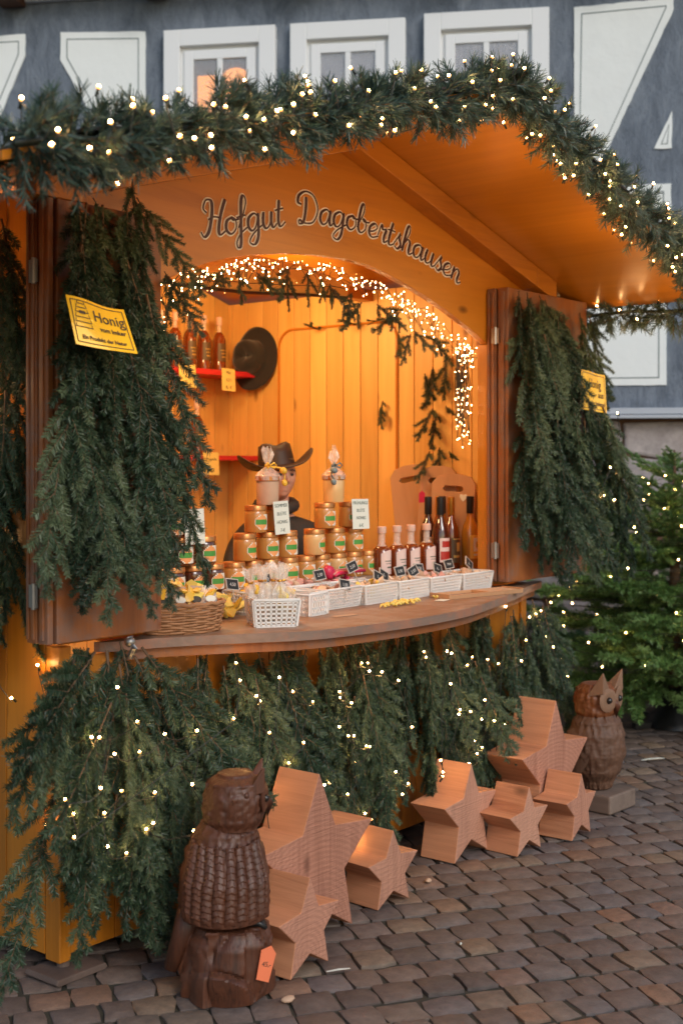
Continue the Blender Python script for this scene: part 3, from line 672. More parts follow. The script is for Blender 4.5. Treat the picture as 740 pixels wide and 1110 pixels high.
GL = {
 'a': (1.05, [[(.78,.8),(.5,1.02),(.12,.78),(.06,.3),(.3,0),(.6,.22),(.8,.95)], [(.8,1.0),(.76,.3),(.9,.0),(1.1,.22)]]),
 'e': (.84, [[(-.02,.3),(.4,.45),(.68,.78),(.45,1.02),(.12,.7),(.1,.25),(.4,0),(.88,.25)]]),
 'o': (.9, [[(.5,1.0),(.12,.78),(.08,.28),(.4,0),(.74,.3),(.72,.8),(.45,1.0),(.6,.82),(.98,.86)]]),
 'f': (.62, [[(.0,.3),(.35,1.0),(.62,1.8),(.45,2.2),(.28,1.8),(.2,.6),(.1,-.7),(-.12,-.85),(-.16,-.5),(.15,-.05),(.62,.25)], [(-.1,.92),(.55,1.0)]]),
 'g': (1.02, [[(.78,.8),(.5,1.02),(.12,.78),(.06,.3),(.3,0),(.6,.22),(.8,.95)], [(.8,1.0),(.74,-.35),(.45,-.85),(.1,-.65),(.4,-.2),(1.08,.25)]]),
 'u': (1.05, [[(.0,.6),(.12,1.0),(.08,.35),(.28,0),(.58,.25),(.72,1.0)], [(.72,1.0),(.68,.3),(.84,0),(1.1,.22)]]),
 't': (.6, [[(.25,1.65),(.14,.4),(.3,0),(.66,.24)], [(-.1,1.02),(.55,1.1)]]),
 'b': (.9, [[(-.02,.3),(.4,1.4),(.36,2.0),(.16,1.7),(.08,.4),(.34,0),(.68,.3),(.66,.85),(.4,1.0),(.6,.8),(.98,.84)]]),
 'r': (.78, [[(-.02,.3),(.14,1.15),(.3,.86),(.58,.92),(.5,.3),(.6,0),(.84,.22)]]),
 's': (.72, [[(-.02,.2),(.4,1.12),(.36,.8),(.58,.35),(.36,-.02),(.06,.12)], [(.5,.1),(.78,.24)]]),
 'h': (.98, [[(-.02,.3),(.4,1.4),(.36,2.0),(.16,1.7),(.06,0)], [(.08,.4),(.36,.98),(.62,.8),(.6,.22),(.74,0),(1.0,.22)]]),
 'n': (.98, [[(.0,.6),(.1,1.0),(.07,0)], [(.08,.4),(.36,.98),(.64,.8),(.6,.22),(.74,0),(1.0,.22)]]),
 'H': (1.42, [[(.12,1.25),(-.12,1.5),(.02,2.0),(.38,1.95),(.46,1.2),(.34,.2),(.05,-.2),(-.2,.1)], [(1.28,2.15),(1.06,1.3),(.96,.3),(1.1,0),(1.42,.25)], [(.24,.85),(.6,1.05),(1.12,1.0)]]),
 'D': (1.55, [[(.5,1.75),(.5,.9),(.36,.15),(.05,.0),(.05,.25),(.45,.06),(1.1,.15),(1.42,.95),(1.1,1.8),(.5,2.1),(.0,1.85),(-.1,1.4),(.18,1.25)]])}
def crom(p, n=7):
    if len(p) == 2: p = [p[0], ((p[0][0]+p[1][0])/2, (p[0][1]+p[1][1])/2+.02), p[1]]
    return smoothc(p, n)
def lettering():
    for w, s0, s1 in (('Hofgut', .650, 1.085), ('Dagobertshausen', 1.165, 2.285)):
        tot = sum(GL[c][0] for c in w); ux = (s1-s0)/tot; uz = .060; x = s0
        for ch in w:
            adv, strokes = GL[ch]; mid = x+adv*ux/2; z, an = bl(mid); objs = []
            for nm_, mt_, extra, yy in (('letter', 'letter', 0, -.0045), ('letter_outline', 'outline', .0060, -.0015)):
                mb = MB()
                for st in strokes:
                    pts = crom(st); P = []; rs = []
                    for i, (gx, gz) in enumerate(pts):
                        q = pts[min(i+1, len(pts)-1)]; p_ = pts[max(i-1, 0)]; dx, dz = q[0]-p_[0], q[1]-p_[1]; l = math.hypot(dx, dz) or 1
                        X = (gx-adv/2)*ux+gz*uz*.16; Z = gz*uz; c_, s_ = math.cos(an), math.sin(an)
                        P.append(Vector((X*c_-Z*s_, 0, X*s_+Z*c_))); k = (-dz/l) if dz < 0 else .15
                        rs.append((.0028+.0050*k)*(1 if 0 < i < len(pts)-1 else .7)+extra)
                    o_ = len(mb.v); mb.tube(P, rs, 8)
                    for v in mb.v[o_:]: v.y *= .12
                o = mb.build(nm_, M[mt_], hut if nm_ == 'letter' else objs[0], smooth='full'); objs.append(o)
                o.location = (mid, yy, z) if nm_ == 'letter' else (0, .003, 0)
            x += adv*ux
lettering()

# ------------------------------------------------------------------ artificial fir garland along the roof edge
def garland(name, label, pts, rad=.125, dens=190, seed=1, group='fir garlands along the roof edges'):
    rr = random.Random(seed); P = [Vector(p) for p in pts]; c = P[0].copy(); t = thing(name, label, 'garland', c, 0, group)
    samples = []; stems = []
    seg = [(P[i+1]-P[i]).length for i in range(len(P)-1)]; tot = sum(seg)
    for k in range(int(tot*dens)):
        u = rr.random()*tot; i = 0
        while u > seg[i] and i < len(seg)-1: u -= seg[i]; i += 1
        p = P[i].lerp(P[i+1], min(1, u/seg[i])); td = (P[i+1]-P[i]).normalized()
        v = Vector((rr.gauss(0, 1), rr.gauss(0, 1), rr.gauss(-.1, 1))); v = (v-v.dot(td)*td).normalized()
        clump = .85+.3*math.sin(u*9+seed+i)*math.sin(u*23+i*2)
        d = (v+td*rr.gauss(.2, .5)).normalized(); ln = rr.uniform(.058, .10)*clump; st = rad*.35*rr.random()
        p0 = p-c+v*st; q = p0+d*ln*1.05+Vector((0, 0, -.006)); var = min(1, max(0, rr.gauss(.45, .22)))
        stems.append(([p0, q], .0016))
        for n in range(46):
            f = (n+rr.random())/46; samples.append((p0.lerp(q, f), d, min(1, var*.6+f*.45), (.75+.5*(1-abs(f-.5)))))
    mb = MB(); mb.tube([p-c for p in P], .009, 8); mb.build('core', M['socket'], t, smooth='full')
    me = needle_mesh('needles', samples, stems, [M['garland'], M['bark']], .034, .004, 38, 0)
    child_mesh('needles', me, t, (0, 0, 0), (0, 0, 0)); return t, P
def edge_pts(s0, s1, d, dz=-.03, n=16, seed=0):
    rr = random.Random(seed)
    return [Lh(s0+(s1-s0)*i/n, d+rr.gauss(0, .012), zr(s0+(s1-s0)*i/n)+dz+.014*math.sin(i*1.3+seed)) for i in range(n+1)]
gA = edge_pts(EAVE0+.0, 1.43, FR0+.03, .02, 16, 1); gB = edge_pts(1.43, EAVE1, FR0+.03, .0, 16, 2)
gC = [Lh(EAVE0-.0, FR0-.02-(i/12)*1.9, zr(EAVE0)+.0-.012*math.sin(i*1.1)) for i in range(13)]
gD = [Lh(EAVE1+.02, FR0-(i/18)*2.9, zr(EAVE1)-.035-.01*math.sin(i*1.4)) for i in range(19)]
garland('fir_garland', 'dense blue-green fir garland with lights along the front roof edge left of the peak', gA, .14, 300, 1)
garland('fir_garland', 'blue-green fir garland running down the front roof edge right of the peak', gB, .14, 300, 2)
garland('fir_garland', 'blue-green fir garland along the left eave in the upper left corner', gC, .14, 280, 3)
garland('fir_garland', 'fir garland under the right eave in front of the white wall panel', gD, .12, 230, 4)
def around(pts, n, r0, r1, seed, bias=(0, 0, 0)):
    rr = random.Random(seed); out = []; P = [Vector(p) for p in pts]
    for k in range(n):
        f = (k+rr.random()*.8)/n*(len(P)-1); i = min(len(P)-2, int(f)); p = P[i].lerp(P[i+1], f-i); td = (P[i+1]-P[i]).normalized()
        v = Vector((rr.gauss(0, 1), rr.gauss(-.5, 1), rr.gauss(0, 1)))+Vector(bias); v = (v-v.dot(td)*td).normalized()
        out.append(p+v*rr.uniform(r0, r1))
    return out
fairy('warm fairy lights wound through the front garland left of the roof peak', around(gA, 76, .09, .135, 21, (.3, -.8, -.2)), B_BIG, spill=.2)
fairy('warm fairy lights wound through the front garland right of the roof peak', around(gB, 78, .085, .13, 22, (-.3, -.6, -.3)), B_BIG, spill=.2)
fairy('warm fairy lights in the garland of the left eave', around(gC, 24, .09, .13, 23, (0, -.8, -.5)), B_BIG, spill=.2)
fairy('warm fairy lights in the garland of the right eave', around(gD, 24, .07, .11, 24, (-.7, -.3, -.1)), B_BIG)

# ------------------------------------------------------------------ hanging spruce swags
rr = random.Random(41)
def hang(zones, rr):
    out = []
    for (s0, s1, d0, d1, z0, z1, n, tilt, sc0, sc1) in zones:
        for k in range(n):
            f = (k+rr.random())/n; s = s0+(s1-s0)*f; tl = tilt[0]+(tilt[1]-tilt[0])*f+rr.gauss(0, 7)
            out.append((s, rr.uniform(d0, d1), rr.uniform(z0, z1), tl, -rr.uniform(2, 14), rr.uniform(sc0, sc1)))
    return out
# tilt>0 turns a hanging branch's tip towards -s (left)
spL = hang([(-.06, .16, .13, .16, 2.42, 2.47, 6, (14, -14), .8, 1.05), (-.10, .20, .14, .22, 2.12, 2.34, 8, (18, -12), .85, 1.1),
            (-.12, .24, .15, .26, 1.85, 2.08, 9, (12, -12), .85, 1.05), (-.12, .22, .15, .26, 1.62, 1.85, 9, (8, -6), .75, .95), (-.06, .12, .15, .22, 1.52, 1.62, 4, (6, 2), .6, .75)], rr)
spL += [(.19, .14, 2.56, 2, -3, .8), (.20, .15, 2.5, -30, -6, .55), (.02, .15, 2.47, -55, -4, .5), (.34, .13, 2.28, -30, -8, .5)]
swag('spruce_swag', 'tall dark spruce swag hanging over the folded left shutter, behind the yellow sign', 'spruce branches', (.08, .12, 2.46), spL, 'spruce swags on the stall', rr=rr)
spR = hang([(2.52, 2.85, .14, .18, 2.36, 2.45, 8, (0, -28), .8, .95), (2.70, 3.20, .14, .2, 2.30, 2.44, 9, (10, -18), .6, .8), (2.50, 3.12, .15, .24, 2.02, 2.28, 13, (2, -28), .9, 1.1),
            (2.52, 3.26, .15, .28, 1.72, 2.0, 14, (4, -20), .95, 1.15), (2.58, 3.32, .15, .28, 1.52, 1.75, 12, (2, -12), .75, .95)], rr)
swag('spruce_swag', 'spruce swag hanging on the right shutter over the second yellow sign', 'spruce branches', (2.75, .14, 2.40), spR, 'spruce swags on the stall', rr=rr)
spLow = hang([(-.08, .25, .10, .16, 1.0, 1.08, 9, (50, -46), .95, 1.2), (-.10, .36, .12, .25, .72, .94, 10, (38, -30), .8, 1.1), (.05, .40, .12, .25, .60, .78, 6, (10, -14), .7, .9), (.08, .2, .16, .22, .60, .7, 3, (0, -8), .85, .95)], rr)
spLow += [(.0, .18, 1.06, 66, -10, 1.1), (-.05, .16, 1.0, 58, -12, .95), (.05, .2, .9, 34, -14, .95), (.1, .12, 1.05, -4, -8, 1.3)]
swag('spruce_swag', 'big fanned spruce bunch hanging below the left end of the counter', 'spruce branches', (.05, .1, 1.05), spLow, 'spruce swags on the stall', rr=rr)
def base_swag(s0, s1, label, seed, dens=1.):
    r2 = random.Random(seed); z = hang([(s0, s1, .05, .14, .92, 1.0, int(11*dens), (14, -14), .75, 1.05), (s0, s1, .06, .18, .66, .88, int(11*dens), (28, -28), .75, 1.0), (s0, s1, .08, .2, .5, .66, int(7*dens), (20, -20), .6, .8)], r2)
    return swag('spruce_swag', label, 'spruce branches', ((s0+s1)/2, .05, 1.0), z, 'spruce swags on the stall', rr=r2)
base_swag(.42, .95, 'spruce branches covering the stall front behind the nearer owl and the tallest left star', 51)
base_swag(1.0, 1.5, 'spruce branches covering the stall front under the middle of the counter', 52)
base_swag(1.55, 2.15, 'spruce branches covering the stall front right of the middle, behind the right group of stars', 53, 1.05)
base_swag(2.2, 2.9, 'spruce branches hanging under the right end of the counter', 54, 1.15)
# left side wall curtain
t = thing('spruce_swag', 'spruce branches with lights hanging on the left side wall at the picture edge', 'spruce branches', Lh(-.02, -.1, 2.45), HR, 'spruce swags on the stall')
r3 = random.Random(61)
for k in range(44):
    child_mesh('branch', FR[r3.randrange(6)], t, (-.04-r3.uniform(0, .06), .12+r3.uniform(-.10, .7), -r3.uniform(-.05, 1.2)), (R(r3.gauss(0, 10)), R(r3.uniform(2, 12)), R(90+r3.uniform(-30, 30))), r3.uniform(.7, 1.0))
def on_swag(s0, s1, d0, d1, z0, z1, n, seed):
    r2 = random.Random(seed); pts = [Lh(r2.uniform(s0, s1), r2.uniform(d0, d1), r2.uniform(z0, z1)) for _ in range(n)]
    out = [pts.pop(0)]
    while pts:
        j = min(range(len(pts)), key=lambda i: (pts[i]-out[-1]).length); out.append(pts.pop(j))
    return out
G2 = 'fairy lights in the spruce of the stall front'
fairy('fairy lights in the big spruce bunch at the lower left corner', on_swag(-.2, .50, .24, .33, .45, .98, 24, 71), B_MED, G2, spill=.36)
fairy('fairy lights in the spruce behind the nearer owl', on_swag(.5, .98, .24, .32, .25, .92, 18, 72), B_MED, G2, spill=.36)
fairy('fairy lights in the spruce under the middle of the counter', on_swag(1.0, 1.55, .22, .30, .22, .93, 24, 73), B_MED, G2, spill=.36)
fairy('fairy lights in the spruce behind the right group of stars', on_swag(1.6, 2.15, .22, .30, .35, .95, 20, 74), B_MED, G2, spill=.36)
fairy('fairy lights in the spruce under the right counter end', on_swag(2.2, 2.95, .14, .24, .25, 1.02, 22, 75), B_MED, G2, spill=.36)
fairy('few fairy lights in the swag on the right shutter', on_swag(3.0, 3.4, .26, .34, 1.35, 1.9, 7, 76), B_MED, G2, spill=.36)
r2 = random.Random(77)
fairy('fairy lights hanging in the spruce on the left side wall', [P0+U*(-.12-r2.random()*.05)-N*(.02+r2.random()*.5)+Vector((0, 0, 2.35-i*.12)) for i in range(13)], B_MED, G2, spill=.36)
fairy('single run of fairy lights down the left front corner', [Lh(-.03, -.06, 1.0), Lh(-.03, -.03, .82), Lh(.02, .02, .72), Lh(.10, .02, .62), Lh(-.03, -.02, .5)], B_MED, G2, spill=.36)

# arch light curtain
r2 = random.Random(81); ap = smoothc(arch, 3); pts = []
for k in range(360):
    f = r2.random()*(len(ap)-1); i = int(f); s = ap[i][0]+(ap[i+1][0]-ap[i][0])*(f-i); z = ap[i][1]+(ap[i+1][1]-ap[i][1])*(f-i)
    dr = min(.17, abs(r2.gauss(0, .052)))+.010; pts.append((s, -.05-r2.random()*.10, z-dr))
for k in range(75):
    pts.append((2.475+r2.gauss(0, .016)-.015, -.05-r2.random()*.08, 2.2-r2.random()*.50))
for k in range(20):
    pts.append((.47+r2.random()*.06, -.05-r2.random()*.08, 2.2-r2.random()*.25))
pts.sort(key=lambda p: p[0]); wp = [Lh(*p) for p in pts]; r2.shuffle(wp)
fairy('dense cluster of tiny fairy lights lining the arch of the serving opening', wp, B_SM, None, cable=False)
ft = [o for o in COL.objects if o.name.startswith('fairy_lights') and o.parent is None][-1]
mb = MB(); wp2 = sorted([Lh(*p)-ft.location for p in pts], key=lambda v: v.dot(U))
for off in range(3): mb.tube([p for p in wp2[off::3]], .0011, 4)
mb.build('cable', M['cable'], ft)
# greens under the arch and on the right inner wall
sp = []
for k in range(22):
    s = .62+1.75*(k+r2.random())/22; i = next(j for j in range(len(ap)) if ap[j][0] >= s); sp.append((s, -.18-r2.random()*.06, ap[i][1]-.03-r2.random()*.04, r2.uniform(-80, 80), r2.uniform(-10, 10), r2.uniform(.5, .75)))
swag('spruce_swag', 'short green spruce sprigs tucked behind the arch lights', 'spruce branches', (1.45, -.18, 2.42), sp, 'spruce swags on the stall', rr=r2, lib=FS)
def wallsprig(label, items):
    t = thing('spruce_sprig', label, 'spruce sprig', Lh(W-.05, -items[0][0], items[0][1]), HR, 'sprigs on the inner wall')
    for D, z, tilt, sc in items:
        child_mesh('branch', random.choice(FS), t, (-.015, D-items[0][0], z-items[0][1]), (R(tilt), 0, R(90)), sc)
wallsprig('large spruce sprig spreading over the inner right wall below the arch lights', [(.42, 2.20, 0, 1.0), (.50, 2.13, 12, .8), (.55, 2.10, -10, .9), (.50, 1.92, 35, .9), (.48, 1.90, 8, .8), (.42, 1.93, -38, .7), (.52, 1.70, 30, .8), (.46, 1.72, -2, .8), (.40, 1.70, -40, .7), (.36, 2.12, -16, .9), (.72, 2.32, -12, .55)])
wallsprig('small spruce sprig pinned to the middle of the inner wall', [(.82, 1.97, 8, .5), (.84, 1.93, -10, .45)])
wallsprig('thin green sprig along the top of the door outline', [(1.25, 2.37, 96, .55), (1.0, 2.38, 94, .6), (.85, 2.39, 85, .4)])
wallsprig('tiny dark sprig low on the inner wall above the small bottles', [(.95, 1.42, 80, .25)])

# pale woven slab under the arch
t = thing('woven_bark_slab', 'long pale straw-coloured woven slab with dark bark edge hanging under the arch', 'decoration', Lh(1.0, -.5, 2.45), HR)
mb = MB(); prof = [(-.30, 0), (-.22, -.055), (-.02, -.085), (.4, -.075), (.8, -.045), (1.08, -.03), (1.10, .03), (.8, .075), (.3, .09), (-.1, .06), (-.26, .05)]
mb.prism(prof, -.02, .03); mb.build('weave', M['bark_slab'], t, bevel=.008)
mb = MB(); mb.tube([(p[0], -.0, p[1]) for p in prof[:6]], .012, 6); mb.tube([(-.55, .0, .12), (-.42, 0, .07), (-.31, 0, .02), (-.25, 0, -.05)], [.006, .013, .012, .01], 6); mb.build('bark_edge', M['dark_wood'], t, smooth='full')
fairy('row of small fairy lights along the woven slab', [Lh(1.05+.16*i, -.46, 2.39+.012*i) for i in range(7)], B_SM, 'strings of warm fairy lights', sag=.01)

# ------------------------------------------------------------------ yellow signs
def sign(label, s, d, z, w, h, rot, lines, emblem):
    t = thing('honey_sign', label, 'sign', Lh(s, d, z), HR, 'yellow honey signs'); t.rotation_euler = (rot[0], rot[1], HR+rot[2])
    n = 14; vs = []; bend = lambda x, zz: .012*math.sin(x/w*math.pi*1.5)*(.4+zz/h)-.008*(x/w)**2*4*.5
    for y in (0, .0015):
        for j in range(n+1):
            for i in range(n+1): x = (i/n-.5)*w; zz = (j/n-.5)*h; vs.append((x, bend(x, zz)+y, zz))
    k = (n+1)**2; fs = [(j*(n+1)+i, j*(n+1)+i+1, (j+1)*(n+1)+i+1, (j+1)*(n+1)+i) for j in range(n) for i in range(n)]
    mb = MB(); mb.add(vs, fs+[tuple(q+k for q in reversed(f)) for f in fs], 0, .5); mb.build('plate', M['sign_y'], t, smooth='full')
    mb = MB()
    def strip(a, b, wd, ymat=0):
        m_ = 12; V = []
        for q in range(m_+1):
            f = q/m_; x = a[0]+(b[0]-a[0])*f; zz = a[1]+(b[1]-a[1])*f; dx, dz = b[0]-a[0], b[1]-a[1]; l = math.hypot(dx, dz); nx, nz = -dz/l*wd/2, dx/l*wd/2
            for sg in (-1, 1): V.append((x+nx*sg, bend(x+nx*sg, zz+nz*sg)-.0012, zz+nz*sg))
        mb.add(V, [(2*q, 2*q+1, 2*q+3, 2*q+2) for q in range(m_)], 0, .5)
    e = .011; x0, x1, z0, z1 = -w/2+e, w/2-e, -h/2+e, h/2-e
    for a, b in (((x0, z0), (x1, z0)), ((x1, z0), (x1, z1)), ((x1, z1), (x0, z1)), ((x0, z1), (x0, z0))): strip(a, b, .003)
    if emblem:
        for k2, (ww, hh) in enumerate([(.075, .0), (.072, .016), (.066, .032), (.058, .048), (.048, .063), (.034, .076)]):
            cx_ = -w*.29; zz = -.018+hh; strip((cx_-ww*.42, zz), (cx_+ww*.42, zz), .0028); strip((cx_-ww*.42, zz), (cx_-ww*.42+.004, zz+.011), .0022); strip((cx_+ww*.42, zz), (cx_+ww*.42-.004, zz+.011), .0022)
        strip((-w*.29-.012, .03), (-w*.29+.012, .03), .010)
    mb.build('printed_border', M['ink'], t)
    for txt, sz, x, zz, al in lines:
        me = textmesh(txt, sz, 0, .0006, al); me.materials.clear(); me.materials.append(M['ink'])
        for v in me.vertices: X, Y = v.co.x+x, v.co.y+zz; v.co = Vector((X, bend(X, Y)-.0016, Y))
        o = bpy.data.objects.new('lettering', me); COL.objects.link(o); o.parent = t
    return t
sign('yellow sign reading Honig vom Imker hanging askew on the left swag', -.13, .36, 2.045, .225, .158, (R(-26), R(4), R(-2)),
     [('Honig', .050, .038, .012, 'CENTER'), ('vom Imker', .022, .042, -.020, 'CENTER'), ('Ein Produkt der Natur', .0178, .0, -.056, 'CENTER')], True)
sign('yellow sign half hidden by spruce on the right shutter', 3.05, .27, 1.99, .27, .19, (R(-2), R(3), 0),
     [('Honig', .060, .02, .02, 'CENTER'), ('aus', .042, .085, -.025, 'CENTER'), ('der Imkerei', .030, .05, -.066, 'CENTER')], False)

# ------------------------------------------------------------------ jars
def jar(kind='honey_c', scale=1.):
    t = thing('honey_jar', '', 'honey jar'); s = scale; r = .046
    mb = MB(); mb.lathe([(r*.9, 0), (r, .006), (r, .075), (r*.97, .084), (r*.9, .089)], 28); mb.build('glass_jar', M[kind], t, smooth=40)
    mb = MB(); mb.lathe([(r*.97, .0885), (r*1.0, .0895), (r*1.0, .107), (r*.95, .110), (r*.3, .1095)], 28); mb.build('lid', M['lid'], t, smooth=40)
    mb = MB(); nx, nz = 36, 12
    for i in range(nx):
        for j in range(nz):
            a0, a1 = R(-62+124*i/nx), R(-62+124*(i+1)/nx); z0, z1 = .012+.062*j/nz, .012+.062*(j+1)/nz
            u, v = (i+.5)/nx*2-1, (j+.5)/nz*2-1; m = 0
            if abs(u+.3)+max(0, abs(v)-.35)*.75 < .66:
                m = 2
                if abs(v) < .30: m = 1
                if abs(u+.3)+max(0, abs(v)-.35)*.75 > .58: m = 0
            elif u > .36:
                m = 0
                if (u-.66)**2*2.5+(v+.15)**2 < .2: m = 3
                if (u-.66)**2*5+(v+.1)**2 < .07: m = 0
                if v > .6 and (i % 3): m = 3
            if u < -.3 and abs(u+.3)+max(0, abs(v)-.35)*.75 > .66: continue
            rr_ = r+.0008
            p = lambda a, z: (rr_*math.sin(a), -rr_*math.cos(a), z)
            mb.add([p(a0, z0), p(a1, z0), p(a1, z1), p(a0, z1)], [(0, 1, 2, 3)], m, .5)
    mb.build('label', [M['lab_w'], M['lab_g'], M['lab_o'], M['lab_k']], t); return t
JARS = {}
def put_jar(kind, s, d, z, label, group, rz=0):
    if kind not in JARS: j = JARS[kind] = jar(kind)
    else: j = dup(JARS[kind])
    j.location = Lh(s, d, z); j.rotation_euler = (0, 0, HR+rz); j['label'] = label; j['group'] = group; return j
mb = MB(); t = thing('display_step', 'narrow wooden step carrying the honey jars behind the white baskets', 'display step', Lh(1.35, -.30, 1.06), HR)
mb.box(-.62, .68, -.055, .055, .062, .078); mb.box(-.62, -.60, -.05, .05, 0, .06); mb.box(.66, .68, -.05, .05, 0, .06); mb.box(-.02, .0, -.05, .05, 0, .06); mb.build('plank', M['counter'], t, bevel=.002)
ZR = [1.139, 1.250, 1.361]; r4 = random.Random(9)
for k in range(12):
    s = .79+.109*k; kd = 'honey_d' if s < 1.05 else ('honey_p' if k in (6, 9) else 'honey_c')
    put_jar(kd, s, -.30+r4.uniform(-.006, .006), ZR[0], 'honey jar in the bottom row of the stacks, its foot hidden by white baskets', 'honey jars stacked on the counter', R(r4.uniform(-4, 22)))
for s in (.72, .832, .955): put_jar('honey_d', s, -.30, ZR[1], 'dark honey jar in the middle row of the left stack', 'honey jars stacked on the counter', R(r4.uniform(-2, 15)))
for s in (.78, .89): put_jar('honey_d', s, -.30, ZR[2], 'dark honey jar on top of the left stack beside a price card', 'honey jars stacked on the counter', R(r4.uniform(-2, 15)))
for i, s in enumerate((1.185, 1.322, 1.44)): put_jar('honey_c', s, -.30, ZR[1], ['leftmost honey jar in the middle row of the centre stack', 'middle honey jar in the middle row of the centre stack', 'rightmost honey jar in the middle row of the centre stack'][i], 'honey jars stacked on the counter', R([25, 8, 5][i]))
for i, s in enumerate((1.25, 1.37)): put_jar('honey_c', s, -.30, ZR[2], ['upper honey jar of the centre stack, left of its price card', 'upper honey jar of the centre stack, behind its price card'][i], 'honey jars stacked on the counter', R(8))
for i, s in enumerate((1.62, 1.757, 1.885)): put_jar(['honey_p', 'honey_c', 'honey_c'][i], s, -.30, ZR[1], ['pale creamy jar at the left of the right stack', 'honey jar in the middle of the right stack', 'honey jar at the right end of the right stack'][i], 'honey jars stacked on the counter', R([35, 8, 10][i]))
for i, s in enumerate((1.69, 1.86)): put_jar('honey_c', s, -.30, ZR[2], ['upper honey jar of the right stack, left of its price card', 'upper honey jar of the right stack, behind its price card'][i], 'honey jars stacked on the counter', R(8))
put_jar('honey_c', .73, -.30, ZR[0], 'honey jar in the bottom row of the stacks, its foot hidden by white baskets', 'honey jars stacked on the counter')
def gift(s, label, seed, ribbon, side):
    t = thing('gift_jar', label, 'gift jar', Lh(s, -.30, 1.472), HR, 'cellophane wrapped gift jars'); r = .049
    mb = MB(); mb.lathe([(r*.88, 0), (r*.93, .006), (r*.95, .05), (r*.96, .092), (r*.93, .097)], 28); mb.build('jar', M['honey_p' if seed == 2 else 'kraft'], t, smooth=40)
    mb = MB(); mb.lathe([(r*.99, .097), (r*1.04, .099), (r*1.04, .116), (r*.96, .119)], 28); mb.build('lid', M['lid'], t, smooth=40)
    r_ = random.Random(seed); mb = MB(); n = 30; prof = [(r*1.06, .10), (r*1.07, .118), (r*.85, .132), (r*.45, .146), (r*.2, .156), (r*.16, .166), (r*.3, .185), (r*.42, .21), (r*.3, .228)]
    vs = []; ph = [r_.uniform(0, 6) for _ in range(5)]
    for i, (q, z) in enumerate(prof):
        for k in range(n): a = 2*math.pi*k/n; w = 1+(.04+.11*(i > 2)+.16*(i > 5))*math.sin(7*a+ph[0]+i*.3)+.08*(i > 4)*math.sin(3*a+ph[1]); vs.append((q*w*math.cos(a), q*w*math.sin(a), z+(.012*math.sin(4*a+ph[2])+.014*math.sin(2*a+ph[3]) if i > 6 else 0)))
    fs = [(i*n+k, i*n+(k+1) % n, (i+1)*n+(k+1) % n, (i+1)*n+k) for i in range(len(prof)-1) for k in range(n)]
    mb.add(vs, fs, 0, .5); mb.build('cellophane', M['cello'], t)
    mb = MB(); mb.lathe([(r*.22, .153), (r*.25, .158), (r*.22, .165)], 14, 0)
    for sg in (-1, 1): mb.tube([(0, -r*.25, .16), (sg*.02, -r*.4, .172), (sg*.034, -r*.4, .160), (sg*.02, -r*.42, .150), (0, -r*.25, .158)], .0035, 5)
    mb.tube([(side*.012, -r*.3, .156), (side*.05, -r*.6, .150), (side*.062, -r*.8, .12), (side*.05, -r*1.0, .09)], .004, 5); mb.blob((side*.05, -r*.9, .14), .014, 3, .3); mb.blob((side*.055, -r*.95, .088), .013, 4, .3)
    mb.build('ribbon', M[ribbon], t, smooth='full'); return t
gift(1.322, 'cellophane wrapped gift jar on top of the centre honey stack', 1, 'yellow', 1)
gift(1.752, 'cellophane wrapped gift jar with grey ribbon on top of the right honey stack', 2, 'rib_blue', -1)
def card(label, s, d, z, w, h, lines, mat='paper', tilt=0, ink='inkg', group='handwritten price cards', sz=.022):
    t = thing('price_card', label, 'price card', Lh(s, d, z), HR, group); t.rotation_euler = (R(-4), R(tilt), HR)
    mb = MB(); mb.box(-w/2, w/2, 0, .0015, 0, h); mb.build('card', M[mat], t)
    for i, l in enumerate(lines): text('handwriting', l, sz, t, (0, -.0008, h-h/len(lines)*(i+.72)), mat=M[ink], extrude=.0003, shear=.1)
    return t
card('white price card on the left dark honey stack reading Blüte Honig 8-€', .845, -.235, 1.335, .105, .135, ['WALD-', 'BLÜTE', 'HONIG', '8-€'], tilt=0)
card('white price card on the centre stack below the gift jar, 7-€', 1.345, -.235, 1.352, .092, .135, ['SOMMER', 'BLÜTE', 'HONIG', '7-€'], tilt=-2, sz=.020)
card('white price card on the right stack reading Frühlings Blüte Honig 6-€', 1.865, -.235, 1.352, .118, .132, ['FRÜHLINGS', 'BLÜTE', 'HONIG', '6-€'], tilt=1, sz=.020)

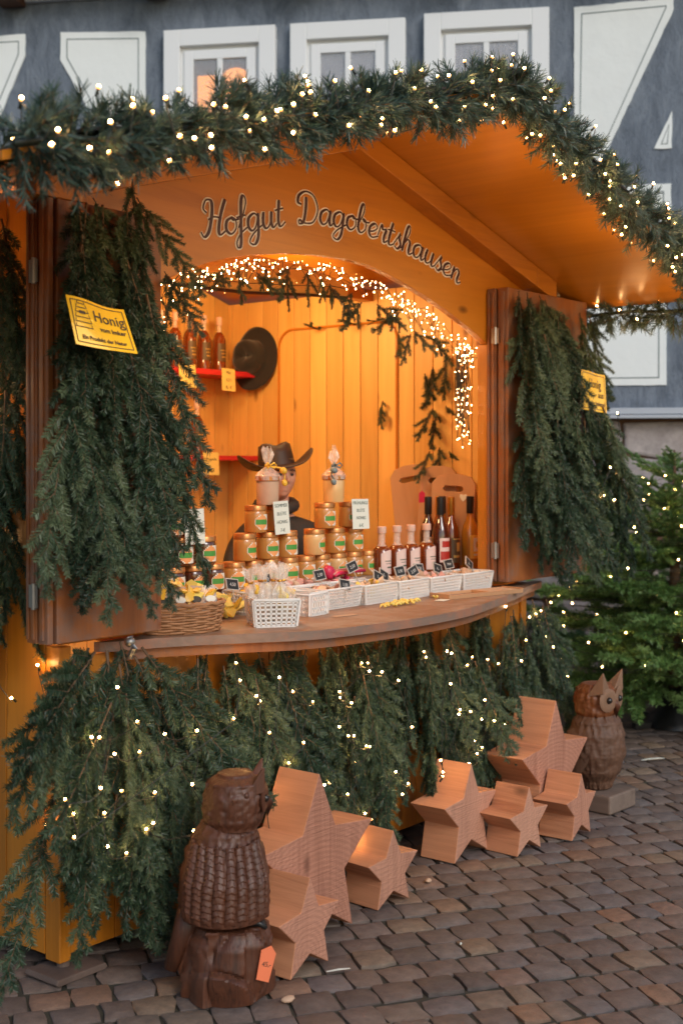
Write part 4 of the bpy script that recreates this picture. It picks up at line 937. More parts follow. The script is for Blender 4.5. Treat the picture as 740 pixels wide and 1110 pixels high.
# ------------------------------------------------------------------ bottles
def bottle(name, prof, n_liq, mats, lab=None, cap=None, label='', grp=None, cat='bottle', motif=None):
    t = thing(name, label, cat, group=grp)
    mb = MB(); mb.lathe(prof[:n_liq], 24); mb.build('filled_body', M[mats[0]], t, smooth=50)
    mb = MB(); mb.lathe(prof[n_liq-1:], 20, cap=False); mb.build('neck', M[mats[1]], t, smooth=50)
    r, z0, z1, a, m = lab; mb = MB(); n = 20; R0 = r+.0008
    def patch(aa, z0, z1, rr_, mi, arch_=0):
        for i in range(n):
            b0, b1 = R(-aa+2*aa*i/n), R(-aa+2*aa*(i+1)/n); e0 = arch_*math.cos(b0/R(aa)*math.pi/2) if arch_ else 0; e1 = arch_*math.cos(b1/R(aa)*math.pi/2) if arch_ else 0
            p = lambda b, z: (rr_*math.sin(b), -rr_*math.cos(b), z); mb.add([p(b0, z0), p(b1, z0), p(b1, z1+e1), p(b0, z1+e0)], [(0, 1, 2, 3)], mi, .5)
    patch(a, z0, z1, R0, 0, motif[0] if motif else 0)
    if motif:
        for (aa, y0, y1, mi) in motif[1]: patch(aa, z0+(z1-z0)*y0, z0+(z1-z0)*y1, R0+.0006, mi)
    mb.build('label', [M[k] for k in m], t)
    cr, cz0, cz1, cm = cap; mb = MB(); mb.lathe([(cr*.95, cz0), (cr, cz0+.002), (cr, cz1-.002), (cr*.9, cz1)], 18); mb.build('stopper' if cm == 'cork' else 'cap', M[cm], t, smooth=40); return t
def place(t, s, d, z, label=None, rz=0): t.location = Lh(s, d, z); t.rotation_euler = (0, 0, HR+rz); t['label'] = label or t['label']; return t
small = bottle('liqueur_bottle', [(.030, 0), (.040, .004), (.042, .02), (.042, .115), (.038, .136), (.024, .150), (.0165, .158), (.0155, .168), (.0155, .21)], 6, ['liq_amber', 'clear'], (.042, .025, .118, 64, ['lab_p', 'lab_k']), (.0205, .208, .238, 'cork'), motif=(.016, [(40, .62, .66, 1), (34, .5, .525, 1), (24, .30, .37, 1)]))
GB = 'small pink-labelled liqueur bottles'; small['group'] = GB
pos = [2.02, 2.135, 2.245, 2.37]
nm = ['leftmost', 'second from the left', 'third from the left', 'rightmost']
for i, s in enumerate(pos):
    b = small if i == 0 else dup(small); place(b, s, -.24, 1.118, nm[i]+' of the four small pink-labelled bottles with pale stoppers' if i in (0, 3) else 'of the four small pink-labelled bottles the '+nm[i], R(8))
mb = MB(); t = thing('display_step', 'low wooden step under the bottles at the right end of the counter', 'display step', Lh(2.3, -.24, 1.06), HR); mb.box(-.34, .46, -.06, .06, 0, .056); mb.build('plank', M['counter'], t, bevel=.003)
tp = [(.036, 0), (.042, .006), (.042, .185), (.036, .215), (.022, .245), (.0155, .265), (.0145, .30), (.0145, .355)]
wine = bottle('wine_bottle', tp, 6, ['liq_red', 'liq_red'], (.042, .05, .165, 66, ['lab_p', 'lab_r']), (.0185, .275, .36, 'black'), motif=(0, [(50, .62, .88, 1), (60, .1, .45, 1)]))
place(wine, 2.50, -.25, 1.118, 'tall dark bottle with red fruit label and black cap, beside the small bottles', R(6))
w2 = dup(wine); place(w2, 2.54, -.35, 1.118, 'tall dark bottle with black cap standing behind the red fruit label bottle', R(20))
gb = bottle('wine_bottle', tp, 6, ['liq_amber', 'liq_amber'], (.042, .04, .16, 60, ['lab_b', 'lab_gold']), (.0175, .27, .358, 'goldcap'), motif=(0, [(22, .45, .8, 1), (45, .2, .3, 1), (50, .93, .97, 1)]))
place(gb, 2.62, -.27, 1.118, 'tall amber bottle with gold cap and dark label between the other tall bottles', R(6))
g2 = dup(gb); place(g2, 2.66, -.37, 1.118, 'second amber bottle with gold cap, behind the dark labelled one', R(6))
mead = bottle('mead_bottle', tp, 6, ['liq_gold', 'liq_gold'], (.042, .055, .17, 66, ['lab_y', 'lab_w', 'lab_gold', 'lab_g']), (.0185, .275, .36, 'black'), motif=(0, [(42, .3, .88, 1), (24, .45, .72, 2), (40, .12, .2, 1), (12, .5, .62, 3)]))
place(mead, 2.735, -.235, 1.118, 'golden mead bottle with yellow label and black cap at the right jamb', R(8))
m2 = dup(mead); place(m2, 2.66, -.35, 1.118, 'golden mead bottle with black cap behind the yellow labelled one', R(8))
# bottles on the red shelf
sp_ = bottle('spirit_bottle', [(.032, 0), (.037, .004), (.037, .17), (.03, .195), (.015, .215), (.0125, .225), (.0125, .26)], 5, ['liq_amber', 'clear'], (.037, .05, .15, 62, ['lab_b', 'lab_gold']), (.0165, .255, .30, 'cork'), motif=(.0, [(36, .6, .64, 1), (30, .42, .46, 1), (26, .22, .28, 1)]))
labs = ['amber spirit bottle on the upper red shelf nearest the hanging hat', 'amber spirit bottle second from the hat on the upper red shelf', 'amber spirit bottle third from the hat on the upper red shelf', 'amber spirit bottle fourth from the hat on the upper red shelf', 'leftmost amber spirit bottle on the upper red shelf']
for i, s in enumerate((2.575, 2.455, 2.345, 2.235, 2.13)):
    b = sp_ if i == 0 else dup(sp_); place(b, s, -1.80, 2.157, labs[i], R(5)); b['group'] = 'spirit bottles on the red shelves'
b = dup(sp_); place(b, 2.40, -1.80, 1.684, 'lone spirit bottle on the lower red shelf', R(5))
card('yellow price card at the left on the upper red shelf', 2.245, -1.705, 2.045, .125, .125, ['Honig-', 'likör', '9,- €'], 'ypaper', -2, 'ink', 'yellow price cards on the shelves', .024)
card('yellow price card below the bottle nearest the hat', 2.555, -1.705, 2.04, .105, .125, ['Met', '0,5 l', '8,- €'], 'ypaper', 2, 'ink', 'yellow price cards on the shelves', .024)
card('yellow price card on the lower red shelf', 2.42, -1.705, 1.575, .12, .125, ['Propolis', '7,- €'], 'ypaper', 1, 'ink', 'yellow price cards on the shelves', .024)

# hat on the inner wall
def hat(t, brim, mat, bandm, curl=.0, cr=(.085, .10), height=.11):
    n = 48; vs = []; prof = [(0, height*.86), (.35, height*.93), (.72, height), (.92, height*.9), (1.0, height*.55), (1.05, height*.1), (1.08, 0)]
    for (q, z) in prof:
        for k in range(n):
            a = 2*math.pi*k/n; x, y = cr[0]*q*math.cos(a), cr[1]*q*math.sin(a); dent = -.03*math.exp(-(x/.03)**2)*(1 if q < .8 else .3) if z > height*.7 else 0
            pin = 1-.13*max(0, -math.sin(a))*(z > height*.5); vs.append((x*pin, y, z+dent))
    nb = 5
    for j in range(1, nb+1):
        f = j/nb
        for k in range(n):
            a = 2*math.pi*k/n; rx = cr[0]*1.08+(brim[0]-cr[0]*1.08)*f; ry = cr[1]*1.08+(brim[1]-cr[1]*1.08)*f; vs.append((rx*math.cos(a), ry*math.sin(a), curl*f**2*abs(math.cos(a))**3-.012*f*abs(math.sin(a))))
    m = len(prof)+nb; fs = [(i*n+k, i*n+(k+1) % n, (i+1)*n+(k+1) % n, (i+1)*n+k) for i in range(m-1) for k in range(n)]
    mb = MB(); mb.add(vs, fs, 0, .5); o = mb.build('hat_body' if t.name.startswith('hanging') else 'hat', mat, t, smooth='full')
    so = o.modifiers.new('s', 'SOLIDIFY'); so.thickness = .004; mb = MB()
    pts = [(cr[0]*1.07*math.cos(a), cr[1]*1.07*math.sin(a), .012) for a in [2*math.pi*k/n for k in range(n+1)]]
    V = [p for p in pts]+[(p[0]*.985, p[1]*.985, .034) for p in pts]
    mb.add([(x*1.01, y*1.01, z) for x, y, z in V], [(k, k+1, n+2+k, n+1+k) for k in range(n)], 0, .5)
    b2 = mb.build('hat_band', bandm, o, smooth='full'); s2 = b2.modifiers.new('s', 'SOLIDIFY'); s2.thickness = .003; return o
t = thing('hanging_hat', 'black felt hat hanging on the inner wall beside the red shelf', 'hat', Lh(W-.06, -1.74, 2.235), HR); t.rotation_euler = (0, R(-82), HR)
hat(t, (.185, .165), M['felt'], M['band'], .01, (.095, .085), .11)

# cutting boards leaning behind the tall bottles
def cboard(label, s, d, z, w, h, lean, tilt, heart):
    t = thing('cutting_board', label, 'cutting board', Lh(s, d, z), HR-R(82), 'cutting boards leaning at the jamb'); t.rotation_euler = (R(lean), R(tilt), HR-R(82))
    out = [(-w/2+.02, 0), (w/2-.02, 0), (w/2, .02), (w/2, h-.05), (w/2-.03, h-.012), (.03, h), (-.03, h), (-w/2+.03, h-.012), (-w/2, h-.05), (-w/2, .02)]
    hz = h-.075
    # board with a slot: left, right, bottom, top pieces round the hand hole
    mb = MB(); a = .045; b_ = .014
    vs = [(x, y, z_) for y in (0, .016) for x, z_ in out]; hole = [(-a, hz-b_), (a, hz-b_), (a+.012, hz), (a, hz+b_), (-a, hz+b_), (-a-.012, hz)]
    bm = bmesh.new(); o_ = [bm.verts.new((x, 0, z_)) for x, z_ in out]; h_ = [bm.verts.new((x, 0, z_)) for x, z_ in hole]
    eds = [bm.edges.new((L_[i], L_[(i+1) % len(L_)])) for L_ in (o_, h_) for i in range(len(L_))]
    bmesh.ops.triangle_fill(bm, edges=eds, use_beauty=True)
    r_ = bmesh.ops.extrude_face_region(bm, geom=bm.faces[:]); bmesh.ops.translate(bm, verts=[v for v in r_['geom'] if isinstance(v, bmesh.types.BMVert)], vec=(0, .016, 0))
    bm.verts.index_update(); mb.add([v.co.copy() for v in bm.verts], [[v.index for v in f.verts] for f in bm.faces], 0, .5); bm.free(); mb.build('board', M['board'], t, bevel=.002)
    if heart:
        pts = [(.016*math.sin(q)**3*1.25, (.0130*math.cos(q)-.005*math.cos(2*q)-.002*math.cos(3*q))*1.4) for q in [2*math.pi*k/24 for k in range(24)]]
        mb = MB(); mb.prism(pts, -.003, -.0005, 0, .5, Matrix.Translation((.06, 0, h-.115))); mb.build('heart', M['lab_w'], t)
    return t
cboard('rear cutting board with hand slot leaning at the left', 2.745, -.56, 1.14, .22, .50, -6, -10, False)
cboard('middle cutting board with hand slot leaning between the others', 2.72, -.44, 1.14, .21, .49, -6, 0, False)
cboard('front cutting board with a small white heart leaning at the right', 2.695, -.34, 1.14, .24, .45, -5, 2, True)
t = thing('paper_tag', 'small red paper tag hanging on the middle cutting board', 'tag', Lh(2.70, -.50, 1.44), HR-R(82)); mb = MB(); mb.prism([(-.018, 0), (.018, .004), (.016, .05), (0, .062), (-.018, .048)], 0, .002); mb.tube([(0, 0, .06), (.004, 0, .10)], .001, 4); mb.build('tag', M['pinkc'], t)

# ------------------------------------------------------------------ white baskets
def lattice_tray(w, dp, h, cols, rows, bar=.0042, flare=1.12, mat='white'):
    t = thing('plastic_basket', '', 'basket'); mb = MB()
    def side(p0, p1, q0, q1, nc):
        p0, p1, q0, q1 = map(Vector, (p0, p1, q0, q1)); nrm = (p1-p0).cross(q0-p0).normalized()*.0015
        def bar_(a, b, wd, dirw):
            o = dirw.normalized()*wd/2; vs = [a-o-nrm, a+o-nrm, b+o-nrm, b-o-nrm, a-o+nrm, a+o+nrm, b+o+nrm, b-o+nrm]
            mb.add(vs, [(0, 1, 2, 3), (7, 6, 5, 4), (0, 4, 5, 1), (1, 5, 6, 2), (2, 6, 7, 3), (3, 7, 4, 0)], 0, .5)
        for i in range(nc+1): f = i/nc; bar_(p0.lerp(p1, f), q0.lerp(q1, f), bar if 0 < i < nc else bar*2.2, p1-p0)
        for j in range(rows+1): f = j/rows; bar_(p0.lerp(q0, f)+nrm*.4*(1 if j % 2 else -1)*0, p1.lerp(q1, f), bar*(1 if 0 < j < rows else 2.4), q0-p0)
    W0, D0, W1, D1 = w/2/flare, dp/2/flare, w/2, dp/2; b = [(-W0, -D0, .002), (W0, -D0, .002), (W0, D0, .002), (-W0, D0, .002)]; tp_ = [(-W1, -D1, h), (W1, -D1, h), (W1, D1, h), (-W1, D1, h)]
    for i in range(4): side(b[i], b[(i+1) % 4], tp_[i], tp_[(i+1) % 4], cols if i % 2 == 0 else max(3, int(cols*dp/w)))
    mb.box(-W0, W0, -D0, D0, 0, .003)
    mb.build('lattice', M[mat], t)
    mb = MB(); mb.tube([(-W1, -D1, h), (W1, -D1, h), (W1, D1, h), (-W1, D1, h), (-W1, -D1, h)], .0038, 6); mb.build('rim', M[mat], t, smooth='full'); return t
def heap(parent_loc, rz, w, dp, z0, z1, mats, n, size, label, seed, cat='sweets', name='sweets_heap'):
    r_ = random.Random(seed); t = thing(name, label, cat, parent_loc, rz)
    for i, m_ in enumerate(mats):
        mb = MB()
        for k in range(n//len(mats)):
            x, y = r_.uniform(-w/2, w/2), r_.uniform(-dp/2, dp/2); z = z0+(z1-z0)*(1-abs(x/w))*r_.uniform(.3, 1)
            Mx = Matrix.Translation((x, y, z)) @ Euler((r_.uniform(-1, 1), r_.uniform(-1, 1), r_.uniform(0, 6))).to_matrix().to_4x4()
            mb.blob((0, 0, 0), size*r_.uniform(.7, 1.2), r_.random(), .45, 1, 0, None, (1.3, .8, .4), Mx)
        o = mb.build('sweets', M[m_], t, smooth=30); o['kind'] = 'stuff'
    t.empty_display_size = .02; return t
trayA = lattice_tray(.245, .155, .078, 22, 6, .0042)
spotsA = [(1.42, -.055, 2), (1.665, -.045, 2), (1.90, -.045, 2), (2.13, -.04, 1), (2.375, -.03, 0)]
labA = ['white perforated basket at the left end of the front row, with pale sweets', 'white perforated basket behind the strewn yellow wrappers, second in the front row', 'white perforated basket in the middle of the front row', 'white perforated basket behind the wooden tray, fourth in the front row', 'white perforated basket at the right end of the front row by the jamb']
matsA = [['cream', 'pinkw'], ['lemon', 'cream'], ['kraft', 'cream'], ['kraft', 'pinkw'], ['cream', 'kraft']]
hl_ = ['pale rose sweets heaped in the left basket of the front row', 'pale yellow sweets heaped in the second basket of the front row', 'light brown packets heaped in the middle basket of the front row', 'light brown and rose packets heaped in the fourth basket of the front row', 'cream coloured packets heaped in the right end basket of the front row']
for i, (s, d, a) in enumerate(spotsA):
    b = trayA if i == 0 else dup(trayA); b.location = Lh(s, d, 1.0605); b.rotation_euler = (0, 0, HR+R(a)); b['label'] = labA[i]; b['group'] = 'white baskets on the counter'
    heap(Lh(s, d, 1.064), HR+R(a), .20, .115, .035, .085, matsA[i], 34, .02, hl_[i], 100+i)
trayB = lattice_tray(.235, .15, .085, 16, 6, .0042)
for i, (s, d) in enumerate([(1.38, -.205), (1.64, -.20)]):
    b = trayB if i == 0 else dup(trayB); b.location = Lh(s, d-.005, 1.0605); b.rotation_euler = (0, 0, HR); b['group'] = 'white baskets on the counter'
    b['label'] = ['white basket in the back row in front of the centre honey stack', 'white basket in the back row holding the crimson wrapped sweets'][i]
    heap(Lh(s, d, 1.064), HR, .19, .11, .05, .10, [['pinkw', 'cream'], ['pinkw', 'pinkc']][i], 34, .022, ['pale rose sweets in the back row basket before the centre stack', 'rose and crimson sweets in the back row basket before the right stack'][i], 110+i)
b = dup(trayB); b.location = Lh(1.11, -.16, 1.0605); b.rotation_euler = (0, 0, HR); b['label'] = 'white basket in the back row behind the wicker basket'; heap(Lh(1.11, -.16, 1.064), HR, .19, .11, .05, .10, ['cream', 'yellow'], 34, .022, 'cream and yellow sweets in the back row basket behind the cellophane bags', 113)
t = thing('sugar_sticks', 'bundle of crimson and rose wrapped sticks lying across a back row basket', 'sweets', Lh(1.69, -.20, 1.165), HR); mb = MB()
for k in range(7): mb.tube([(-.09+.004*k, -.03+.01*k, .004*(k % 2)), (-.06, -.03+.01*k, .012), (.11, -.035+.012*k, .012+.004*(k % 3))], [.006, .009, .007], 6, 0 if k % 2 else 1)
mb.blob((-.085, 0, .012), .028, 4, .4, 2, 1); mb.build('sticks', [M['pinkw'], M['pinkc']], t, smooth='full')
b = lattice_tray(.12, .15, .082, 7, 3, .0085, 1.05); b.location = Lh(1.16, .03, 1.0605); b.rotation_euler = (0, 0, HR+R(6)); b['label'] = 'white basket with large square holes tucked behind the front white basket'; b['group'] = 'white baskets on the counter'
b = lattice_tray(.165, .15, .095, 8, 6, .0065, 1.14); b.location = Lh(.84, .16, 1.0605); b.rotation_euler = (0, 0, HR+R(-36)); b['label'] = 'large white slotted basket of cellophane bags at the counter edge'; b['group'] = 'white baskets on the counter'
# cellophane bags in it
r5 = random.Random(13)
for i in range(7):
    t = thing('sweet_bag', 'clear cellophane bag of golden sweets standing in the large white slotted basket', 'sweet bag', Lh(.84, .16, 1.07) + Matrix.Rotation(HR+R(-36), 3, 'Z') @ Vector((-.052+.035*(i % 4), -.03+.05*(i//4), 0)), r5.uniform(0, 6), 'cellophane bags in the slotted basket'); t.scale = (1.15, 1.15, 1.25)
    t.rotation_euler = (r5.gauss(0, .15), r5.gauss(0, .15), r5.uniform(0, 6)); mb = MB()
    for k in range(9): mb.blob((r5.gauss(0, .011), r5.gauss(0, .011), .03+r5.random()*.075), .012, k+i*9, .3, 1)
    mb.build('sweets', M[['yellow', 'cream', 'lemon'][i % 3]], t, smooth='full')
    mb = MB(); n = 18; pr = [(.022, .01), (.03, .04), (.029, .085), (.016, .11), (.007, .122), (.016, .145), (.024, .165)]; vs = []
    for q, z in pr:
        for k in range(n): a = 2*math.pi*k/n; w_ = 1+.18*math.sin(5*a+i+z*30)+.1*math.sin(3*a); vs.append((q*w_*math.cos(a), q*w_*math.sin(a), z+(.01*math.sin(3*a+i) if z > .15 else 0)))
    mb.add(vs, [(a*n+k, a*n+(k+1) % n, (a+1)*n+(k+1) % n, (a+1)*n+k) for a in range(len(pr)-1) for k in range(n)], 0, .5); mb.build('cellophane', M['cello'], t)
    mb = MB(); mb.lathe([(.0085, .119), (.0095, .122), (.0085, .126)], 10); mb.build('tie', M['goldcap'], t)
# wicker basket
t = thing('wicker_basket', 'oval wicker basket of bread bags at the left end of the counter', 'basket', Lh(.50, .015, 1.0605), HR+R(-28)); mb = MB()
A_, B_ = .155, .10; NS = 22
for j in range(11):
    z = .006+.0085*j; k_ = 1+.10*j/10; pts = []
    for k in range(89):
        a = 2*math.pi*k/88; off = .0042*math.cos(NS*a/2+math.pi*(j % 2)); pts.append(((A_*k_+off)*math.cos(a), (B_*k_+off)*math.sin(a), z+.0016*math.sin(a*7+j)))
    mb.tube(pts, .0046, 5, 0, None, None, False)
for k in range(NS): a = 2*math.pi*(k+.5)/NS; mb.tube([(A_*math.cos(a), B_*math.sin(a), 0), (A_*1.11*math.cos(a), B_*1.11*math.sin(a), .10)], .0035, 5)
mb.build('woven_wall', M['wicker'], t, smooth='full')
mb = MB(); mb.tube([(A_*1.12*math.cos(a), B_*1.12*math.sin(a), .10+.003*math.sin(a*18)) for a in [2*math.pi*k/72 for k in range(73)]], .0075, 6, cap=False); mb.build('rim', M['wicker'], t, smooth='full')
mb = MB(); mb.lathe([(.98, .0), (1.0, .006)], 40, sx=A_, sy=B_); mb.build('bottom', M['wicker'], t)
for i in range(5):
    b = thing('bread_bag', ['paper bag with an oval label at the left of the wicker basket', 'paper bag second from left in the wicker basket', 'paper bag in the middle of the wicker basket', 'paper bag with an oval label second from right in the wicker basket', 'paper bag at the right of the wicker basket'][i], 'bread bag', Lh(.50, .015, 1.07) + Matrix.Rotation(HR+R(-28), 3, 'Z') @ Vector((-.112+.056*i, -.045+.006*abs(i-2), 0)), HR+R(-28), 'bread bags in the wicker basket')
    b.rotation_euler = (R(-12), R(random.uniform(-5, 5)), HR+R(-28))
    mb = MB(); q = []; n = 8; 
    for j in range(7):
        z = .15*j/6; wd = .030*(1-.12*(j > 4)); th = .022*(1-j/7.5)+.002
        for k in range(12): a = 2*math.pi*k/12; q.append((wd*math.copysign(abs(math.cos(a))**.6, math.cos(a))*(1+.05*math.sin(j*2+k)), th*math.sin(a)*(1+.1*math.sin(k*3+j)), z))
    mb.add(q, [(j*12+k, j*12+(k+1) % 12, (j+1)*12+(k+1) % 12, (j+1)*12+k) for j in range(6) for k in range(12)]+[tuple(72+k for k in range(12)), tuple(range(11, -1, -1))], 0, .5); mb.build('bag', M['kraft'] if i % 2 else M['cello'] if i == 4 else M['kraft'], b, smooth=50)
    mb = MB(); mb.lathe([(.9, 0), (1, .001), (.9, .002)], 20, sx=.019, sy=.012, M=Matrix.Translation((0, -.0215, .10)) @ Matrix.Rotation(R(90), 4, 'X')); mb.build('oval_label', M['ink'] if i % 2 else M['lab_w'], b)
    if i in (1, 3): mb = MB(); mb.box(-.031, -.022, -.0235, -.021, .03, .15); mb.build('stripe', M['yellow'], b)
heap(Lh(.50, .0, 1.145), HR+R(-28), .24, .09, .02, .085, ['yellow', 'lemon'], 30, .028, 'crumpled yellow wrappers behind the bread bags in the wicker basket', 120, 'wrappers', 'yellow_wrappers')
heap(Lh(.80, -.16, 1.06), HR, .34, .14, .02, .075, ['yellow', 'lemon'], 40, .036, 'crumpled yellow packets on the counter before the dark honey stack', 121, 'packets', 'yellow_packets')
# strewn yellow ribbons
t = thing('yellow_ribbons', 'small heap of curled yellow wrappers strewn on the counter before the baskets', 'wrappers', Lh(1.66, .14, 1.061), HR+R(4)); mb = MB(); r_ = random.Random(31)
for k in range(26):
    x, y = r_.gauss(0, .075), r_.gauss(0, .022); a = r_.uniform(0, 6); pts = [(x+.016*math.cos(a+u), y+.012*math.sin(a+u*1.2), .006+.010*abs(math.sin(u*1.3+k))) for u in [q*.55 for q in range(6)]]; mb.tube(pts, [.002, .006, .007, .006, .005, .002], 5)
mb.build('wrappers', M['lemon'], t, smooth='full')['kind'] = 'stuff'
# wooden tray with slices, papers
t = thing('serving_tray', 'low wooden serving tray on the right part of the counter', 'tray', Lh(2.18, .165, 1.0605), HR+R(-11)); mb = MB()
mb.box(-.22, .22, -.055, .055, 0, .006); mb.build('base', M['counter'], t, bevel=.001)
mb = MB(); mb.box(-.225, .225, -.062, -.054, 0, .018); mb.box(-.225, .225, .054, .062, 0, .018); mb.box(-.232, -.224, -.062, .062, 0, .022); mb.box(.224, .232, -.062, .062, 0, .022); mb.box(.02, .028, -.054, .054, .006, .018); mb.build('frame', M['board'], t, bevel=.001)
mb = MB()
for k in range(16): mb.box(.035+.0115*k, .040+.0115*k, -.05, .05, .006, .017)
mb.build('slats', M['cream'], t)
t = thing('paper_slip', 'white paper slip lying on the counter left of the wooden tray', 'paper', Lh(1.90, .17, 1.0615), HR+R(12)); mb = MB(); mb.box(-.035, .035, -.022, .022, 0, .001); mb.build('paper', M['paper'], t)
t = thing('paper_slip', 'brown paper slip lying in front of the left front row basket', 'paper', Lh(1.22, .19, 1.0615), HR-R(8)); mb = MB(); mb.prism([(-.06, 0), (.06, 0), (.055, .0012), (-.055, .0012)], -.018, .016); mb.build('paper', M['kraft'], t)
# chalkboard tags
def ctag(i, s, d, z, txt, label, tilt=0, w=.062, h=.038, yaw=0):
    t = thing('chalkboard_tag', label, 'price tag', Lh(s, d, z), HR, 'little chalkboard price tags'); t.rotation_euler = (R(-18), R(tilt), HR+R(yaw))
    mb = MB(); mb.box(-w/2, w/2, 0, .003, 0, h); mb.build('slate', M['chalk'], t)
    mb = MB(); f = .0035
    for q in ((-w/2-f, w/2+f, -f, 0), (-w/2-f, w/2+f, h, h+f), (-w/2-f, -w/2, 0, h), (w/2, w/2+f, 0, h)): mb.box(q[0], q[1], -.001, .004, q[2], q[3])
    mb.build('frame', M['frame_w'], t)
    mb = MB(); mb.tube([(0, .002, -.05), (0, .002, -f)], .002, 5); mb.build('peg', M['frame_w'], t)
    text('chalk_price', txt, .019, t, (0, -.0008, .0125), mat=M['chalkw'], extrude=.0002, shear=.15)
T = [(.93, -.12, 1.165, '4,50', 'chalkboard tag among the yellow packets left of the centre stack', 8), (1.10, -.10, 1.172, '3,50', 'chalkboard tag in front of the gap between left and centre stacks', -6), (1.455, -.125, 1.165, '2,50', 'chalkboard tag on the back row basket under the centre stack', -4),
     (1.68, -.13, 1.185, '2,50', 'chalkboard tag beside the crimson wrapped sticks', -14), (1.43, .025, 1.135, '1,50', 'flat tilted chalkboard tag on the left front row basket', 10), (1.72, -.03, 1.145, '2,-', 'tilted chalkboard tag on the second front row basket', 22),
     (1.80, -.06, 1.145, '3,-', 'chalkboard tag at the left of the small bottles', 25), (1.95, -.08, 1.150, '5,90', 'chalkboard tag before the leftmost small bottle', -3), (2.04, -.07, 1.145, '2,50', 'tilted chalkboard tag below the second small bottle', -18),
     (2.12, -.10, 1.15, '3,50', 'chalkboard tag before the third small bottle', 4), (2.22, -.07, 1.145, '4,-', 'tilted chalkboard tag before the rightmost small bottle', 16), (2.36, -.10, 1.155, 'Met', 'wide chalkboard tag before the tall bottles', -4), (2.46, -.06, 1.155, '6,-', 'strongly tilted chalkboard tag before the golden bottle', 32)]
for i, a in enumerate(T): ctag(i, *a)

# ------------------------------------------------------------------ wooden stars
def star(label, s, d, h, T_, rz=0, seed=0, lean=0):
    t = thing('wooden_star', label, 'wooden star', Lh(s, d-T_/2, 0)+Vector((0, 0, .017)), HR+rz, 'sawn wooden stars before the stall')
    Rr = h/(1+math.cos(R(36))); zc = Rr*math.cos(R(36)); ri = Rr*.47; r_ = random.Random(seed)
    pts = []
    for k in range(10):
        a = R(90+36*k); q = Rr if k % 2 == 0 else ri; pts.append((q*math.cos(a)*(1+r_.gauss(0, .015)), zc+q*math.sin(a)))
    f = 1.0
    pts = [(x*f, max(z, 0) if i not in (4, 6) else 0) for i, (x, z) in enumerate(pts)]
    mb = MB(); n = 10; vs = [(x, -T_/2, z) for x, z in pts]+[(x, T_/2, z) for x, z in pts]+[(0, -T_/2, zc), (0, T_/2, zc)]
    fs = [(i, (i+1) % n, 20) for i in range(n)]+[(n+(i+1) % n, n+i, 21) for i in range(n)]; ms = [1]*20
    fs += [(i, i+n, (i+1) % n+n, (i+1) % n) for i in range(n)]; ms += [0]*n
    mb.add(vs, fs, ms, r_.random()*.6); o = mb.build('star_body', [M['star'], M['star_end']], t, bevel=.0035)
    # the side faces get the plank grain running across the block
    return t
STARV = wood('raw_star_side_wood', (.68, .31, .16), (.34, .115, .05), 'Y', knots=True, rough=.72, grain=1.5, bmp=.7, vary=.12, sawn=0, knotcol=(.14, .06, .03)); M['star'] = STARV
star('tallest wooden star, left group, standing right of the nearer owl', .765, .445, .565, .185, 0, 1)
star('small wooden star with rough sawn face in front of the tallest left star', .53, .60, .30, .17, R(2), 2)
star('small wooden star standing alone right of the tallest left star', 1.20, .44, .275, .17, R(-3), 3)
star('medium wooden star at the left of the right group', 1.86, .345, .385, .17, R(1), 4)
star('small wooden star in the middle of the right group, before the large one', 2.065, .50, .275, .165, R(-2), 5)
star('small wooden star at the right of the group beside the far owl', 2.40, .56, .275, .165, R(2), 6)
star('tallest wooden star of the right group, behind the two small ones', 2.49, .385, .56, .20, 0, 7)

# ------------------------------------------------------------------ owls (facing local +x)
from mathutils import noise as mno
def mnoise(x, y, z): return mno.noise(Vector((x, y, z)))

def carve(profile, sx, sy, shift, n=96, m=90, feather=None, mat=0):
    """closed carved solid of revolution-like sections; profile z->radius"""
    vs = []; fs = []
    z0, z1 = profile[0][0], profile[-1][0]
    def rad(z):
        for (a, ra), (b, rb) in zip(profile, profile[1:]):
            if z <= b: t = (z-a)/(b-a); t = t*t*(3-2*t); return ra+(rb-ra)*t
        return profile[-1][1]
    for j in range(m+1):
        z = z0+(z1-z0)*j/m; q = rad(z); cx_ = shift(z)
        for k in range(n):
            a = 2*math.pi*k/n; dsp = feather(a, z) if feather else 0
            vs.append((cx_+(q+dsp)*math.cos(a)*sx(a, z), (q+dsp)*math.sin(a)*sy, z))
    for j in range(m):
        for k in range(n): fs.append((j*n+k, j*n+(k+1) % n, (j+1)*n+(k+1) % n, (j+1)*n+k))
    fs.append(tuple(range(n-1, -1, -1))); fs.append(tuple(m*n+k for k in range(n))); return vs, fs
def stump(t, r, h, mat, seed):
    r_ = random.Random(seed); fac = [(r_.uniform(0, 6.28), r_.uniform(0, 1.)*h, r_.uniform(.9, 1.15), r_.uniform(-.35, .35), r_.uniform(-.3, .5), r_.uniform(-.010, .008)) for _ in range(38)]
    def fe(a, z):
        ds = []
        for fa, fz, w, ga, gz, off in fac:
            da = ((a-fa+math.pi) % (2*math.pi)-math.pi)*r; dz = (z-fz)*.75; ds.append((math.hypot(da, dz)*w, off+ga*da+gz*(z-fz)))
        ds.sort(key=lambda q: q[0]); f = min(1, (ds[1][0]-ds[0][0])/.016)
        return ds[0][1]*f-.013*(1-f)+.0015*mnoise(a*r*90, z*40, seed)
    vs, fs = carve([(0, r*.96), (h*.3, r), (h*.75, r*.93), (h*.97, r*.80), (h, r*.74)], lambda a, z: 1, 1, lambda z: 0, 96, 40, fe)
    mb = MB(); mb.add(vs, fs, 0, .5); return mb.build('stump', mat, t, smooth=30)
t = thing('carved_owl', 'dark stained carved owl on a chiselled stump, nearest the camera, looking right', 'owl carving', (-.352, 3.99, .015), R(6)); owl1 = t
